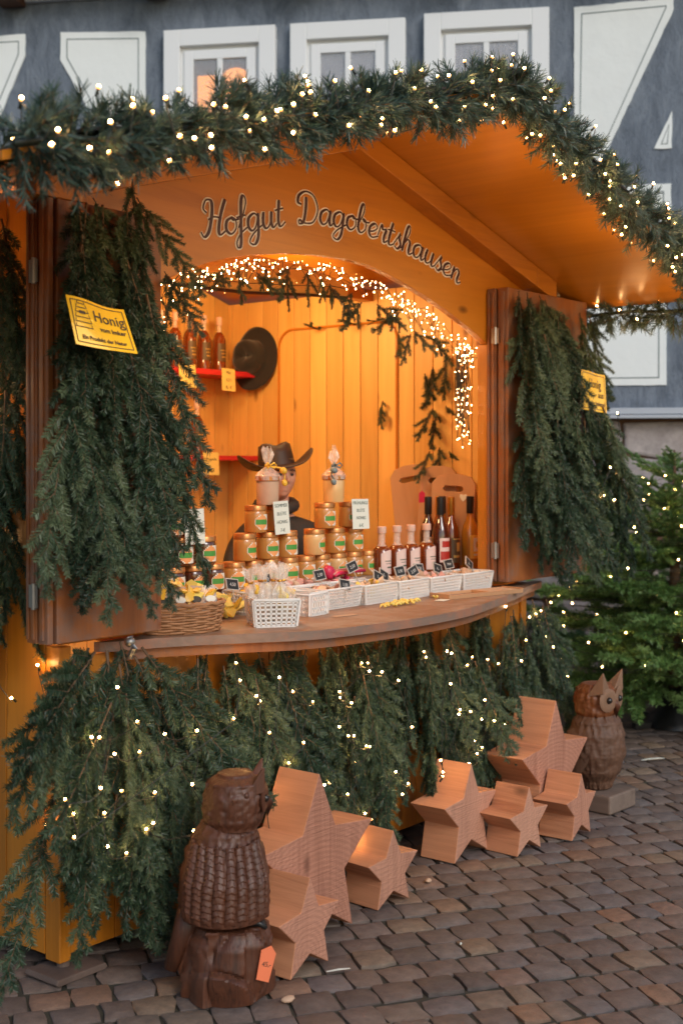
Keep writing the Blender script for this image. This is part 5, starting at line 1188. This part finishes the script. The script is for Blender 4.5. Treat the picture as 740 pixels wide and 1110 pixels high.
stump(t, .148, .215, M['owl'], 5)
def feath(a, z):
    n = mnoise(a*9, z*26, 2)*.006+mnoise(a*30, z*70, 5)*.003
    return n+(.004*abs(math.sin(a*13)) if z < .45 else 0)
vs, fs = carve([(.205, .02), (.212, .085), (.235, .121), (.29, .128), (.36, .125), (.43, .113), (.49, .09), (.525, .072), (.53, .05)], lambda a, z: 1.06, .95, lambda z: -.012-.03*((z-.3)/.3)*0+.02*(z-.2), 112, 110, feath)
mb = MB(); mb.add(vs, fs, 0, .5); mb.build('body', M['owl'], t, smooth=60)
def hf(a, z):
    f = (abs(mnoise(a*11+z*14, z*34-a*3, 1))*.011+mnoise(a*40, z*60, 7)*.002)*(1 if z < .65 else .3)
    c = math.cos(a)
    return f+(-.010 if c > .75 else 0)
vs, fs = carve([(.500, .03), (.508, .082), (.54, .095), (.60, .098), (.645, .088), (.672, .058), (.682, .02)], lambda a, z: 1.05 if math.cos(a) > 0 else .98, .98, lambda z: .018+.05*(z-.5), 96, 70, hf)
mb = MB(); mb.add(vs, fs, 0, .5); hd1 = mb.build('head', M['owl'], t, smooth=60)
def face(hd, x, z, s, fm):
    mb = MB()
    for sg in (-1, 1):
        mb.lathe([(.040*s, 0), (.043*s, .006*s), (.030*s, .012*s), (.016*s, .008*s)], 24, 0, .5, Matrix.Translation((x, sg*.036*s, z)) @ Matrix.Rotation(R(90), 4, 'Y') @ Matrix.Rotation(R(sg*-14), 4, 'X'))
    mb.build('face_disc', fm, hd, smooth=50)
    for sg in (-1, 1): mb = MB(); mb.blob((x+.008*s, sg*.036*s, z), .0125*s, 1, 0, 2); mb.build('eye', M['eye'], hd, smooth='full')
    mb = MB(); mb.add([(x+.004*s, -.012*s, z-.006*s), (x+.004*s, .012*s, z-.006*s), (x+.034*s, 0, z-.022*s), (x+.016*s, 0, z-.068*s), (x+.006*s, 0, z+.02*s)], [(0, 2, 4), (1, 4, 2), (0, 3, 2), (1, 2, 3), (0, 4, 1, 3)], 0, .5); mb.build('beak', M['owl'], hd, smooth='full')
    for sg in (-1, 1):
        mb = MB(); b = Vector((x-.03*s, sg*.05*s, z+.045*s)); mb.add([b+Vector((-.03, -.03*sg, -.02))*s, b+Vector((.03, -.035*sg, -.012))*s, b+Vector((.035, .02*sg, -.02))*s, b+Vector((-.03, .03*sg, -.035))*s, b+Vector((.034, .018*sg, .062))*s], [(0, 1, 4), (1, 2, 4), (2, 3, 4), (3, 0, 4), (0, 3, 2, 1)], 0, .5); mb.build('ear_tuft', fm if s > 1.2 else hd.data.materials[0], hd, bevel=.003)
face(hd1, .108, .60, 1.0, M['owl'])
mb = MB(); mb.blob((.055, -.083, .622), .011, 3, .3); mb.build('cheek_knob', M['owl'], hd1, smooth='full')
# folded wing, tail, feet
for sg in (-1, 1):
    mb = MB(); n = 130; mm = 110; V = []
    for j in range(mm+1):
        for i in range(n+1):
            u = i/n; v = j/mm; a = R(-168+150*u)*1 if sg < 0 else R(18+150*u); z = .245+.235*v; q = .127-.030*max(0, (z-.36))/.12
            cc_ = u*10+.25*mnoise(z*9, u*3, 3); col = cc_ % 1; nt_c = (z*52+.45*(2*abs(col-.5))+.5*(int(cc_) % 2)+.12*mnoise(u*20, z*20, 9)) % 1; ridge = .0085*math.sin(math.pi*col)**.6+.0042*(1-nt_c)*(col > .08)+.002*mnoise(u*60, z*60, 4); edge = min(1, min(u, 1-u)*9, v*7+.3)
            q2 = q+.004+ridge*edge; V.append((q2*1.06*math.cos(a)-.005, q2*.97*math.sin(a), z-.012*math.sin(math.pi*u)))
    mb.add(V, [(j*(n+1)+i, j*(n+1)+i+1, (j+1)*(n+1)+i+1, (j+1)*(n+1)+i) for j in range(mm) for i in range(n)], 0, .5); w = mb.build('wing', M['owl'], t, smooth=60)
    so = w.modifiers.new('s', 'SOLIDIFY'); so.thickness = .012; so.offset = -1
mb = MB(); mb.tube([(-.10, 0, .27), (-.135, 0, .18), (-.175, -.01, .075)], [.05, .036, .022], 10); mb.build('tail', M['owl'], t, smooth='full')
for sg in (-1, 1):
    mb = MB()
    for k in (-1, 0, 1): mb.tube([(.06, sg*.045+k*.012, .225), (.095, sg*.045+k*.017, .226), (.118, sg*.045+k*.02, .21)], [.012, .011, .006], 8)
    mb.build('foot', M['black'], t, smooth='full')
t = thing('orange_tag', 'orange paper tag pinned to the stump of the nearer owl', 'tag', (-.225, 3.895, .135), R(14)); t.rotation_euler = (R(-4), R(14), R(24))
mb = MB(); mb.prism([(-.024, -.05), (.018, -.055), (.024, .03), (.004, .052), (-.026, .036)], 0, .0015); mb.build('paper', M['tagorange'], t); text('handwriting', '45,-', .02, t, (0, -.0008, -.01), mat=M['ink'], extrude=.0002)
# far owl, on a board plinth, looking to the right and the camera
owl2 = thing('carved_owl', 'weathered brown carved owl on a flat plinth at the right, beyond the stars', 'owl carving', (1.205, 6.14, .015), R(-42)); t = owl2
mb = MB(); mb.box(-.15, .15, -.12, .12, 0, .085); mb.build('plinth', M['base_grey'], t, bevel=.008)
def f2(a, z): return .004*abs(math.sin(a*12+1.5*mnoise(z*14, a*2, 0)))*(.5+.5*((z*26+.3*math.sin(a*6)) % 1))+.009*mnoise(a*8, z*22, 3)+.003*mnoise(a*28, z*70, 5)
vs, fs = carve([(.085, .03), (.09, .07), (.12, .078), (.18, .115), (.26, .135), (.34, .132), (.40, .115), (.44, .09), (.45, .07)], lambda a, z: .95, 1, lambda z: .01, 96, 90, f2)
mb = MB(); mb.add(vs, fs, 0, .5); mb.build('body', M['owl_bare'], t, smooth=60)
vs, fs = carve([(.41, .04), (.42, .085), (.46, .100), (.52, .102), (.555, .09), (.58, .07), (.588, .03)], lambda a, z: .92 if math.cos(a) > 0 else 1.05, 1.02, lambda z: .012, 96, 60, f2)
mb = MB(); mb.add(vs, fs, 0, .5); hd2 = mb.build('head', M['owl_orange'], t, smooth=60)
face(hd2, .092, .515, 1.3, M['owl_face'])
for sg in (-1, 1):
    mb = MB(); V = []; n = 14
    for j in range(n+1):
        v = j/n; z = .41-.27*v; wd = .075*math.sin(math.pi*min(1, v*.85+.12))**.7
        for i in range(9): u = i/8*2-1; V.append((-.01+u*wd-.02*v, sg*(.128-.012*u*u+.018*v-.03*(v < .15))+sg*.003*math.sin(i*3+j), z+.01*abs(u)))
    mb.add(V, [(j*9+i, j*9+i+1, (j+1)*9+i+1, (j+1)*9+i) for j in range(n) for i in range(8)], 0, .5); w = mb.build('wing', M['owl_orange'] if sg > 0 else M['owl_bare'], t, smooth=60); so = w.modifiers.new('s', 'SOLIDIFY'); so.thickness = .016
t = thing('orange_tag', 'orange paper tag standing at the plinth of the far owl', 'tag', (1.085, 6.0, .10), R(10)); t.rotation_euler = (R(-8), R(25), R(5)); mb = MB(); mb.prism([(-.03, -.05), (.025, -.05), (.03, .03), (0, .045), (-.03, .03)], 0, .0015); mb.build('paper', M['tagorange'], t)

# ------------------------------------------------------------------ the stallholder
def skin_mesh(verts, edges, radii, root=0, levels=2):
    me = bpy.data.meshes.new('b'); me.from_pydata(verts, edges, []); o = bpy.data.objects.new('b', me); COL.objects.link(o)
    sk = o.modifiers.new('skin', 'SKIN'); sk.use_smooth_shade = True; ss = o.modifiers.new('sub', 'SUBSURF'); ss.levels = levels; ss.render_levels = levels
    for i, r in enumerate(radii):
        d = me.skin_vertices[0].data[i]; d.radius = (r, r) if not isinstance(r, tuple) else r; d.use_root = (i == root)
    bpy.context.view_layer.update(); m2 = bpy.data.meshes.new_from_object(o.evaluated_get(bpy.context.evaluated_depsgraph_get())); bpy.data.objects.remove(o); return m2
def joinm(meshes, name, mat, parent):
    bm = bmesh.new()
    for m in meshes: bm.from_mesh(m)
    me = bpy.data.meshes.new(name); bm.to_mesh(me); bm.free(); me.materials.clear(); me.materials.append(mat)
    me.polygons.foreach_set('material_index', [0]*len(me.polygons))
    for p in me.polygons: p.use_smooth = True
    o = bpy.data.objects.new(name, me); COL.objects.link(o); o.parent = parent; return o
pz = .131
person = thing('person', 'stallholder in a dark jacket and brown leather brimmed hat standing behind the honey jars', 'person', Lh(2.03, -.86, pz)+Vector((-.004, 0, .045)), R(3)); 
# local: facing -y, height to crown ~1.52 above the stall floor
Vb = [(0, .02, .86), (0, .02, 1.05), (0, .025, 1.14), (0, .02, 1.24), (0, .0, 1.35),
      (.17, .02, 1.12), (.22, -.02, .98), (.17, -.22, .90), (.15, -.28, .90), (-.17, .02, 1.12), (-.22, -.02, .98), (-.17, -.22, .90), (-.15, -.28, .90),
      (.09, .02, .82), (.10, .0, .45), (.10, .03, .08), (.10, -.12, .03), (-.09, .02, .82), (-.10, .0, .45), (-.10, .03, .08), (-.10, -.12, .03)]
Eb = [(0, 1), (1, 2), (2, 3), (3, 4), (2, 5), (5, 6), (6, 7), (7, 8), (2, 9), (9, 10), (10, 11), (11, 12), (0, 13), (13, 14), (14, 15), (15, 16), (0, 17), (17, 18), (18, 19), (19, 20)]
Rb = [(.12, .09), (.12, .09), (.10, .075), .05, .050, .046, .045, .032, .024, .046, .045, .032, .024, .085, .058, .04, .035, .085, .058, .04, .035]
meshes = [skin_mesh(Vb, Eb, Rb, 0)]
for sg in (-1, 1):                                             # palm and five separate curled fingers
    b = Vector((sg*.15, -.28, .90)); V = [b, b+Vector((-sg*.01, -.05, -.004)), b+Vector((-sg*.012, -.085, -.008))]; meshes.append(skin_mesh([tuple(v) for v in V], [(0, 1), (1, 2)], [(.024, .016), (.034, .014), (.034, .012)], 0))
    for k, ln in enumerate((.062, .075, .07, .055)):
        q = b+Vector((sg*(.022-.016*k), -.085, -.008)); V = [q, q+Vector((0, -ln*.45, -.004)), q+Vector((0, -ln*.78, -.018)), q+Vector((0, -ln*.95, -.034))]; meshes.append(skin_mesh([tuple(v) for v in V], [(0, 1), (1, 2), (2, 3)], [.009, .0085, .008, .007], 0, 1))
    q = b+Vector((-sg*.03, -.03, -.004)); V = [q, q+Vector((-sg*.022, -.03, -.006)), q+Vector((-sg*.03, -.055, -.012))]; meshes.append(skin_mesh([tuple(v) for v in V], [(0, 1), (1, 2)], [.012, .010, .008], 0, 1))
# head with brow, nose, cheeks, lips and chin
def head():
    bm = bmesh.new(); bmesh.ops.create_uvsphere(bm, u_segments=64, v_segments=48, radius=1)
    g = lambda x, z, cx_, cz, sx, sz: math.exp(-((x-cx_)/sx)**2-((z-cz)/sz)**2)
    for v in bm.verts:
        x, y, z = v.co; X = x*.076; Y = y*.095; Z = z*.118
        if Z < 0: k = 1-.34*min(1, -Z/.118)**1.5; X *= k; Y = Y*k if Y > 0 else Y*(1-.12*min(1, -Z/.118))
        if Y < 0:
            f = min(1, -y*1.6); n = 0
            n += .026*g(X, Z, 0, -.022, .011, .013)+.016*g(X, Z, 0, .0, .009, .024)      # nose
            n += .006*g(X, Z, 0, .028, .05, .010)                                          # brow
            n -= .012*(g(X, Z, .031, .010, .015, .011)+g(X, Z, -.031, .010, .015, .011))     # sockets
            n += .006*(g(X, Z, .040, -.022, .018, .018)+g(X, Z, -.040, -.022, .018, .018))   # cheeks
            n += .007*g(X, Z, 0, -.052, .022, .0045)+.008*g(X, Z, 0, -.064, .019, .0045)-.004*g(X, Z, 0, -.058, .024, .003)
            n += .010*g(X, Z, 0, -.092, .022, .014); Y -= n*f
        v.co = (X, Y, Z)
    me = bpy.data.meshes.new('h'); bm.to_mesh(me); bm.free(); return me
hm = head(); HC = Vector((0, -.01, 1.40))
Rh = Euler((R(-2), 0, R(22))).to_matrix().to_4x4()
hm.transform(Matrix.Translation(HC) @ Rh); meshes.append(hm)
for sg in (-1, 1):
    mb = MB(); mb.lathe([(.3, -.006), (1, -.003), (1.05, .003), (.7, .007), (.4, .002)], 18, sx=.016, sy=.030, M=Matrix.Translation(HC) @ Rh @ Matrix.Translation((sg*.077, .012, -.008)) @ Matrix.Rotation(R(90*sg), 4, 'Y') @ Matrix.Rotation(R(90), 4, 'Z')); me = bpy.data.meshes.new('e'); me.from_pydata([tuple(v) for v in mb.v], [], mb.f); meshes.append(me)
joinm(meshes, 'body', M['skin'], person)
for sg in (-1, 1):
    mb = MB(); p = (Matrix.Translation(HC) @ Rh) @ Vector((sg*.031, -.080, .008)); mb.blob(p, .0105, 1, 0, 2, 0, .5, (1.1, .8, .75)); mb.build('eye', M['eye'], person, smooth='full')
    mb = MB(); mb.tube([(Matrix.Translation(HC) @ Rh) @ Vector((sg*x, -.098+abs(x-.03)*.5, z)) for x, z in ((.015, .026), (.03, .031), (.046, .025))], .0035, 6); mb.build('eyebrow', M['hair'], person, smooth='full')
bm = bmesh.new(); bmesh.ops.create_uvsphere(bm, u_segments=32, v_segments=24, radius=1)
bmesh.ops.delete(bm, geom=[v for v in bm.verts if v.co.z < .0 and v.co.y < .45 or v.co.z < -.55 or (v.co.y < -.35 and v.co.z < .45)], context='VERTS')
for v in bm.verts: v.co = Vector((v.co.x*.082, v.co.y*.102+.002, v.co.z*.122+.003))
me = bpy.data.meshes.new('hair'); bm.to_mesh(me); bm.free(); me.transform(Matrix.Translation(HC) @ Rh); joinm([me], 'hair', M['hair'], person)
Vj = [(0, .02, .80), (0, .02, 1.02), (0, .025, 1.13), (0, .015, 1.225), (.165, .02, 1.11), (.225, -.02, .98), (.175, -.21, .90), (-.165, .02, 1.11), (-.225, -.02, .98), (-.175, -.21, .90)]
jm = skin_mesh(Vj, [(0, 1), (1, 2), (2, 3), (2, 4), (4, 5), (5, 6), (2, 7), (7, 8), (8, 9)], [(.165, .13), (.165, .13), (.135, .11), (.062, .062), .075, .066, .048, .085, .066, .048], 0)
jk = joinm([jm], 'jacket', M['jacket'], person)
mb = MB(); mb.tube([(-.015+.085*math.cos(a)*1.0, .012+.075*math.sin(a), 1.262+.016*math.sin(a)) for a in [R(-80+ (360-20)*k/24) for k in range(25)]], .030, 8); mb.build('collar', M['jacket'], jk, smooth='full')
mb = MB(); mb.box(-.004, .004, -.128, -.118, .85, 1.17); mb.build('zip', M['band'], jk)
mb = MB()
for sg in (-1, 1): mb.tube([(sg*.09, .02, .84), (sg*.10, 0, .46), (sg*.10, .03, .07)], [.10, .078, .06], 14)
mb.build('trousers', M['jacket'], person, smooth='full')
for sg in (-1, 1): mb = MB(); mb.blob((sg*.10, -.05, .035), .05, 3, .05, 2, 0, .5, (.95, 2.4, .7)); mb.build('shoe', M['black'], person, smooth='full')
ho = hat(person, (.185, .16), M['felt_b'], M['band'], .075, (.080, .098), .115)
ho.location = HC+Vector((-.012, .008, .046)); ho.rotation_euler = (R(-3), R(-6), R(14))

# ------------------------------------------------------------------ Christmas tree at the right
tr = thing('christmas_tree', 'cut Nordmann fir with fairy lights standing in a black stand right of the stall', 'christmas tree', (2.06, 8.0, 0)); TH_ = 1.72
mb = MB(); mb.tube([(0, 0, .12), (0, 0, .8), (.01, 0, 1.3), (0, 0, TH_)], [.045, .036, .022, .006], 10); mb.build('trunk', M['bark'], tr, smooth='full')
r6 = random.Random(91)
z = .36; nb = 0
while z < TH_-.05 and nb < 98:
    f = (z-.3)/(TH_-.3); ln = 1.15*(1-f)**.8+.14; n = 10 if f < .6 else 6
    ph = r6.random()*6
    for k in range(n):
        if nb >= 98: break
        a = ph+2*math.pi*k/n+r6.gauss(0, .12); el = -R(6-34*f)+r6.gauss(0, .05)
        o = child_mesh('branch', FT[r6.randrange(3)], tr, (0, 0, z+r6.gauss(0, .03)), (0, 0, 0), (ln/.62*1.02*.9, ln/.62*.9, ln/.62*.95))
        dirv = Vector((math.cos(a)*math.cos(el), math.sin(a)*math.cos(el), math.sin(el)))
        zax = -dirv; yax = Vector((0, 0, 1)); xax = yax.cross(zax).normalized(); yax = zax.cross(xax); o.rotation_euler = Matrix((xax, yax, zax)).transposed().to_euler(); nb += 1
    z += .135*(1-f*.2)
t = thing('tree_stand', 'black round tree stand under the Christmas tree', 'tree stand', (2.06, 8.0, .0)); mb = MB(); mb.lathe([(.19, .015), (.18, .05), (.10, .13), (.085, .24), (.075, .25)], 24)
for k in range(4): a = math.pi/2*k+.4; mb.box(.1, .30, -.02, .02, .015, .05, M=Matrix.Rotation(a, 4, 'Z'))
mb.build('stand', M['black'], t, smooth=40)
def treelights(a0, a1, n, seed):
    r_ = random.Random(seed); out = []
    for k in range(n):
        f = (k+r_.random())/n; zz = .45+1.15*f; q = (1.15*(1-(zz-.3)/(TH_-.3))**.8+.08)*r_.uniform(.72, .95)*.9; a = a0+(a1-a0)*((k*.37+r_.random()*.3) % 1)
        out.append(Vector((2.06+q*math.cos(a), 8.0+q*math.sin(a), zz-.03)))
    return out
fairy('warm fairy lights in the Christmas tree', treelights(R(160), R(330), 64, 92), B_MED, 'strings of warm fairy lights', sag=.04, spill=.3)

# small litter on the setts
t = thing('white_scrap', 'curved white scrap lying on the setts beyond the far owl', 'litter', (1.70, 7.05, .022), .3); mb = MB(); mb.prism([(-.07, 0), (-.03, .006), (.03, .006), (.07, .002), (.03, .003), (-.03, .003)], -.009, .009); mb.build('scrap', M['paper'], t)
t = thing('feather', 'flat pale sliver lying by the small rough star', 'litter', (-.01, 4.13, .022), .35); mb = MB(); mb.prism([(-.04, 0), (.0, .003), (.04, 0), (0, .001)], -.005, .005); mb.build('sliver', M['paper'], t)
for i, (x, y, m_, lb) in enumerate([(-.165, 3.90, 'kraft', 'small crumpled pale scrap at the foot of the nearer owl stump'), (.33, 5.0, 'kraft', 'small crumpled scrap right of the lone small star'), (.40, 4.35, 'paper', 'tiny white speck of litter on the open setts'), (-.62, 3.68, 'lab_g', 'tiny green leaf on the setts at the bottom edge')]):
    t = thing('litter_scrap', lb, 'litter', (x, y, .024), i); mb = MB(); mb.blob((0, 0, 0), .016 if i < 2 else .006, i, .5, 2, 0, .5, (1.3, .9, .6)); mb.build('scrap', M[m_], t, smooth='full')

# ------------------------------------------------------------------ light, sky, camera
w = bpy.data.worlds.new('World'); scene.world = w; w.use_nodes = True; nt = w.node_tree; bg = nt.nodes['Background']
sky = nt.nodes.new('ShaderNodeTexSky'); sky.sky_type = 'NISHITA'; sky.sun_disc = False; sky.sun_elevation = R(32); SUNAZ = R(150)
sky.sun_rotation = SUNAZ; sky.air_density = 1.2; sky.dust_density = 1.2; sky.ozone_density = 1.0
nt.links.new(sky.outputs[0], bg.inputs[0]); bg.inputs[1].default_value = .125
sd = Vector((math.sin(SUNAZ)*math.cos(R(32)), math.cos(SUNAZ)*math.cos(R(32)), math.sin(R(32))))
sl = bpy.data.lights.new('sun', 'SUN'); sl.energy = 1.1; sl.angle = R(22); sl.color = (1, .97, .94); so = bpy.data.objects.new('sun', sl); COL.objects.link(so); so.rotation_euler = sd.to_track_quat('Z', 'Y').to_euler()
lamp('ceiling_lamp', Lh(1.0, -.75, 2.52), 36, .09, (1, .66, .30)); lamp('ceiling_lamp', Lh(2.1, -1.1, 2.48), 20, .09, (1, .66, .30))
for i, (s, d, z) in enumerate([(.1, .72, 2.42), (.9, .72, 2.66), (1.7, .70, 2.75), (2.4, .70, 2.55), (3.1, .66, 2.32)]): lamp('garland_light', Lh(s, d-.05, z-.16), 3.4, .12, (1, .60, .25))
for s in (.6, 1.3, 2.0): lamp('counter_light', Lh(s, .30, .86), .45, .04, (1, .55, .2))
lamp('eave_light', Lh(3.42, .3, 2.26), 1.0, .08, (1, .58, .25)); lamp('corner_light', Lh(-.02, .09, .72), .7, .02, (1, .52, .2)); lamp('corner_light', Lh(-.16, -.25, 1.9), 1.2, .03, (1, .52, .2))

cam = bpy.data.cameras.new('camera'); co = bpy.data.objects.new('camera', cam); COL.objects.link(co); co.location = (0, 0, 1.65); co.rotation_euler = (R(90), 0, 0)
cam.sensor_fit = 'HORIZONTAL'; cam.sensor_width = 24; cam.lens = 1400/740*24; cam.shift_y = -55/740; cam.clip_end = 300
cam.dof.use_dof = True; cam.dof.focus_distance = 4.7; cam.dof.aperture_fstop = 2.6
scene.camera = co
scene.view_settings.view_transform = 'Standard'; scene.view_settings.look = 'None'; scene.view_settings.exposure = 0.15; scene.view_settings.gamma = 1
scene.render.resolution_x = 682; scene.render.resolution_y = 1024
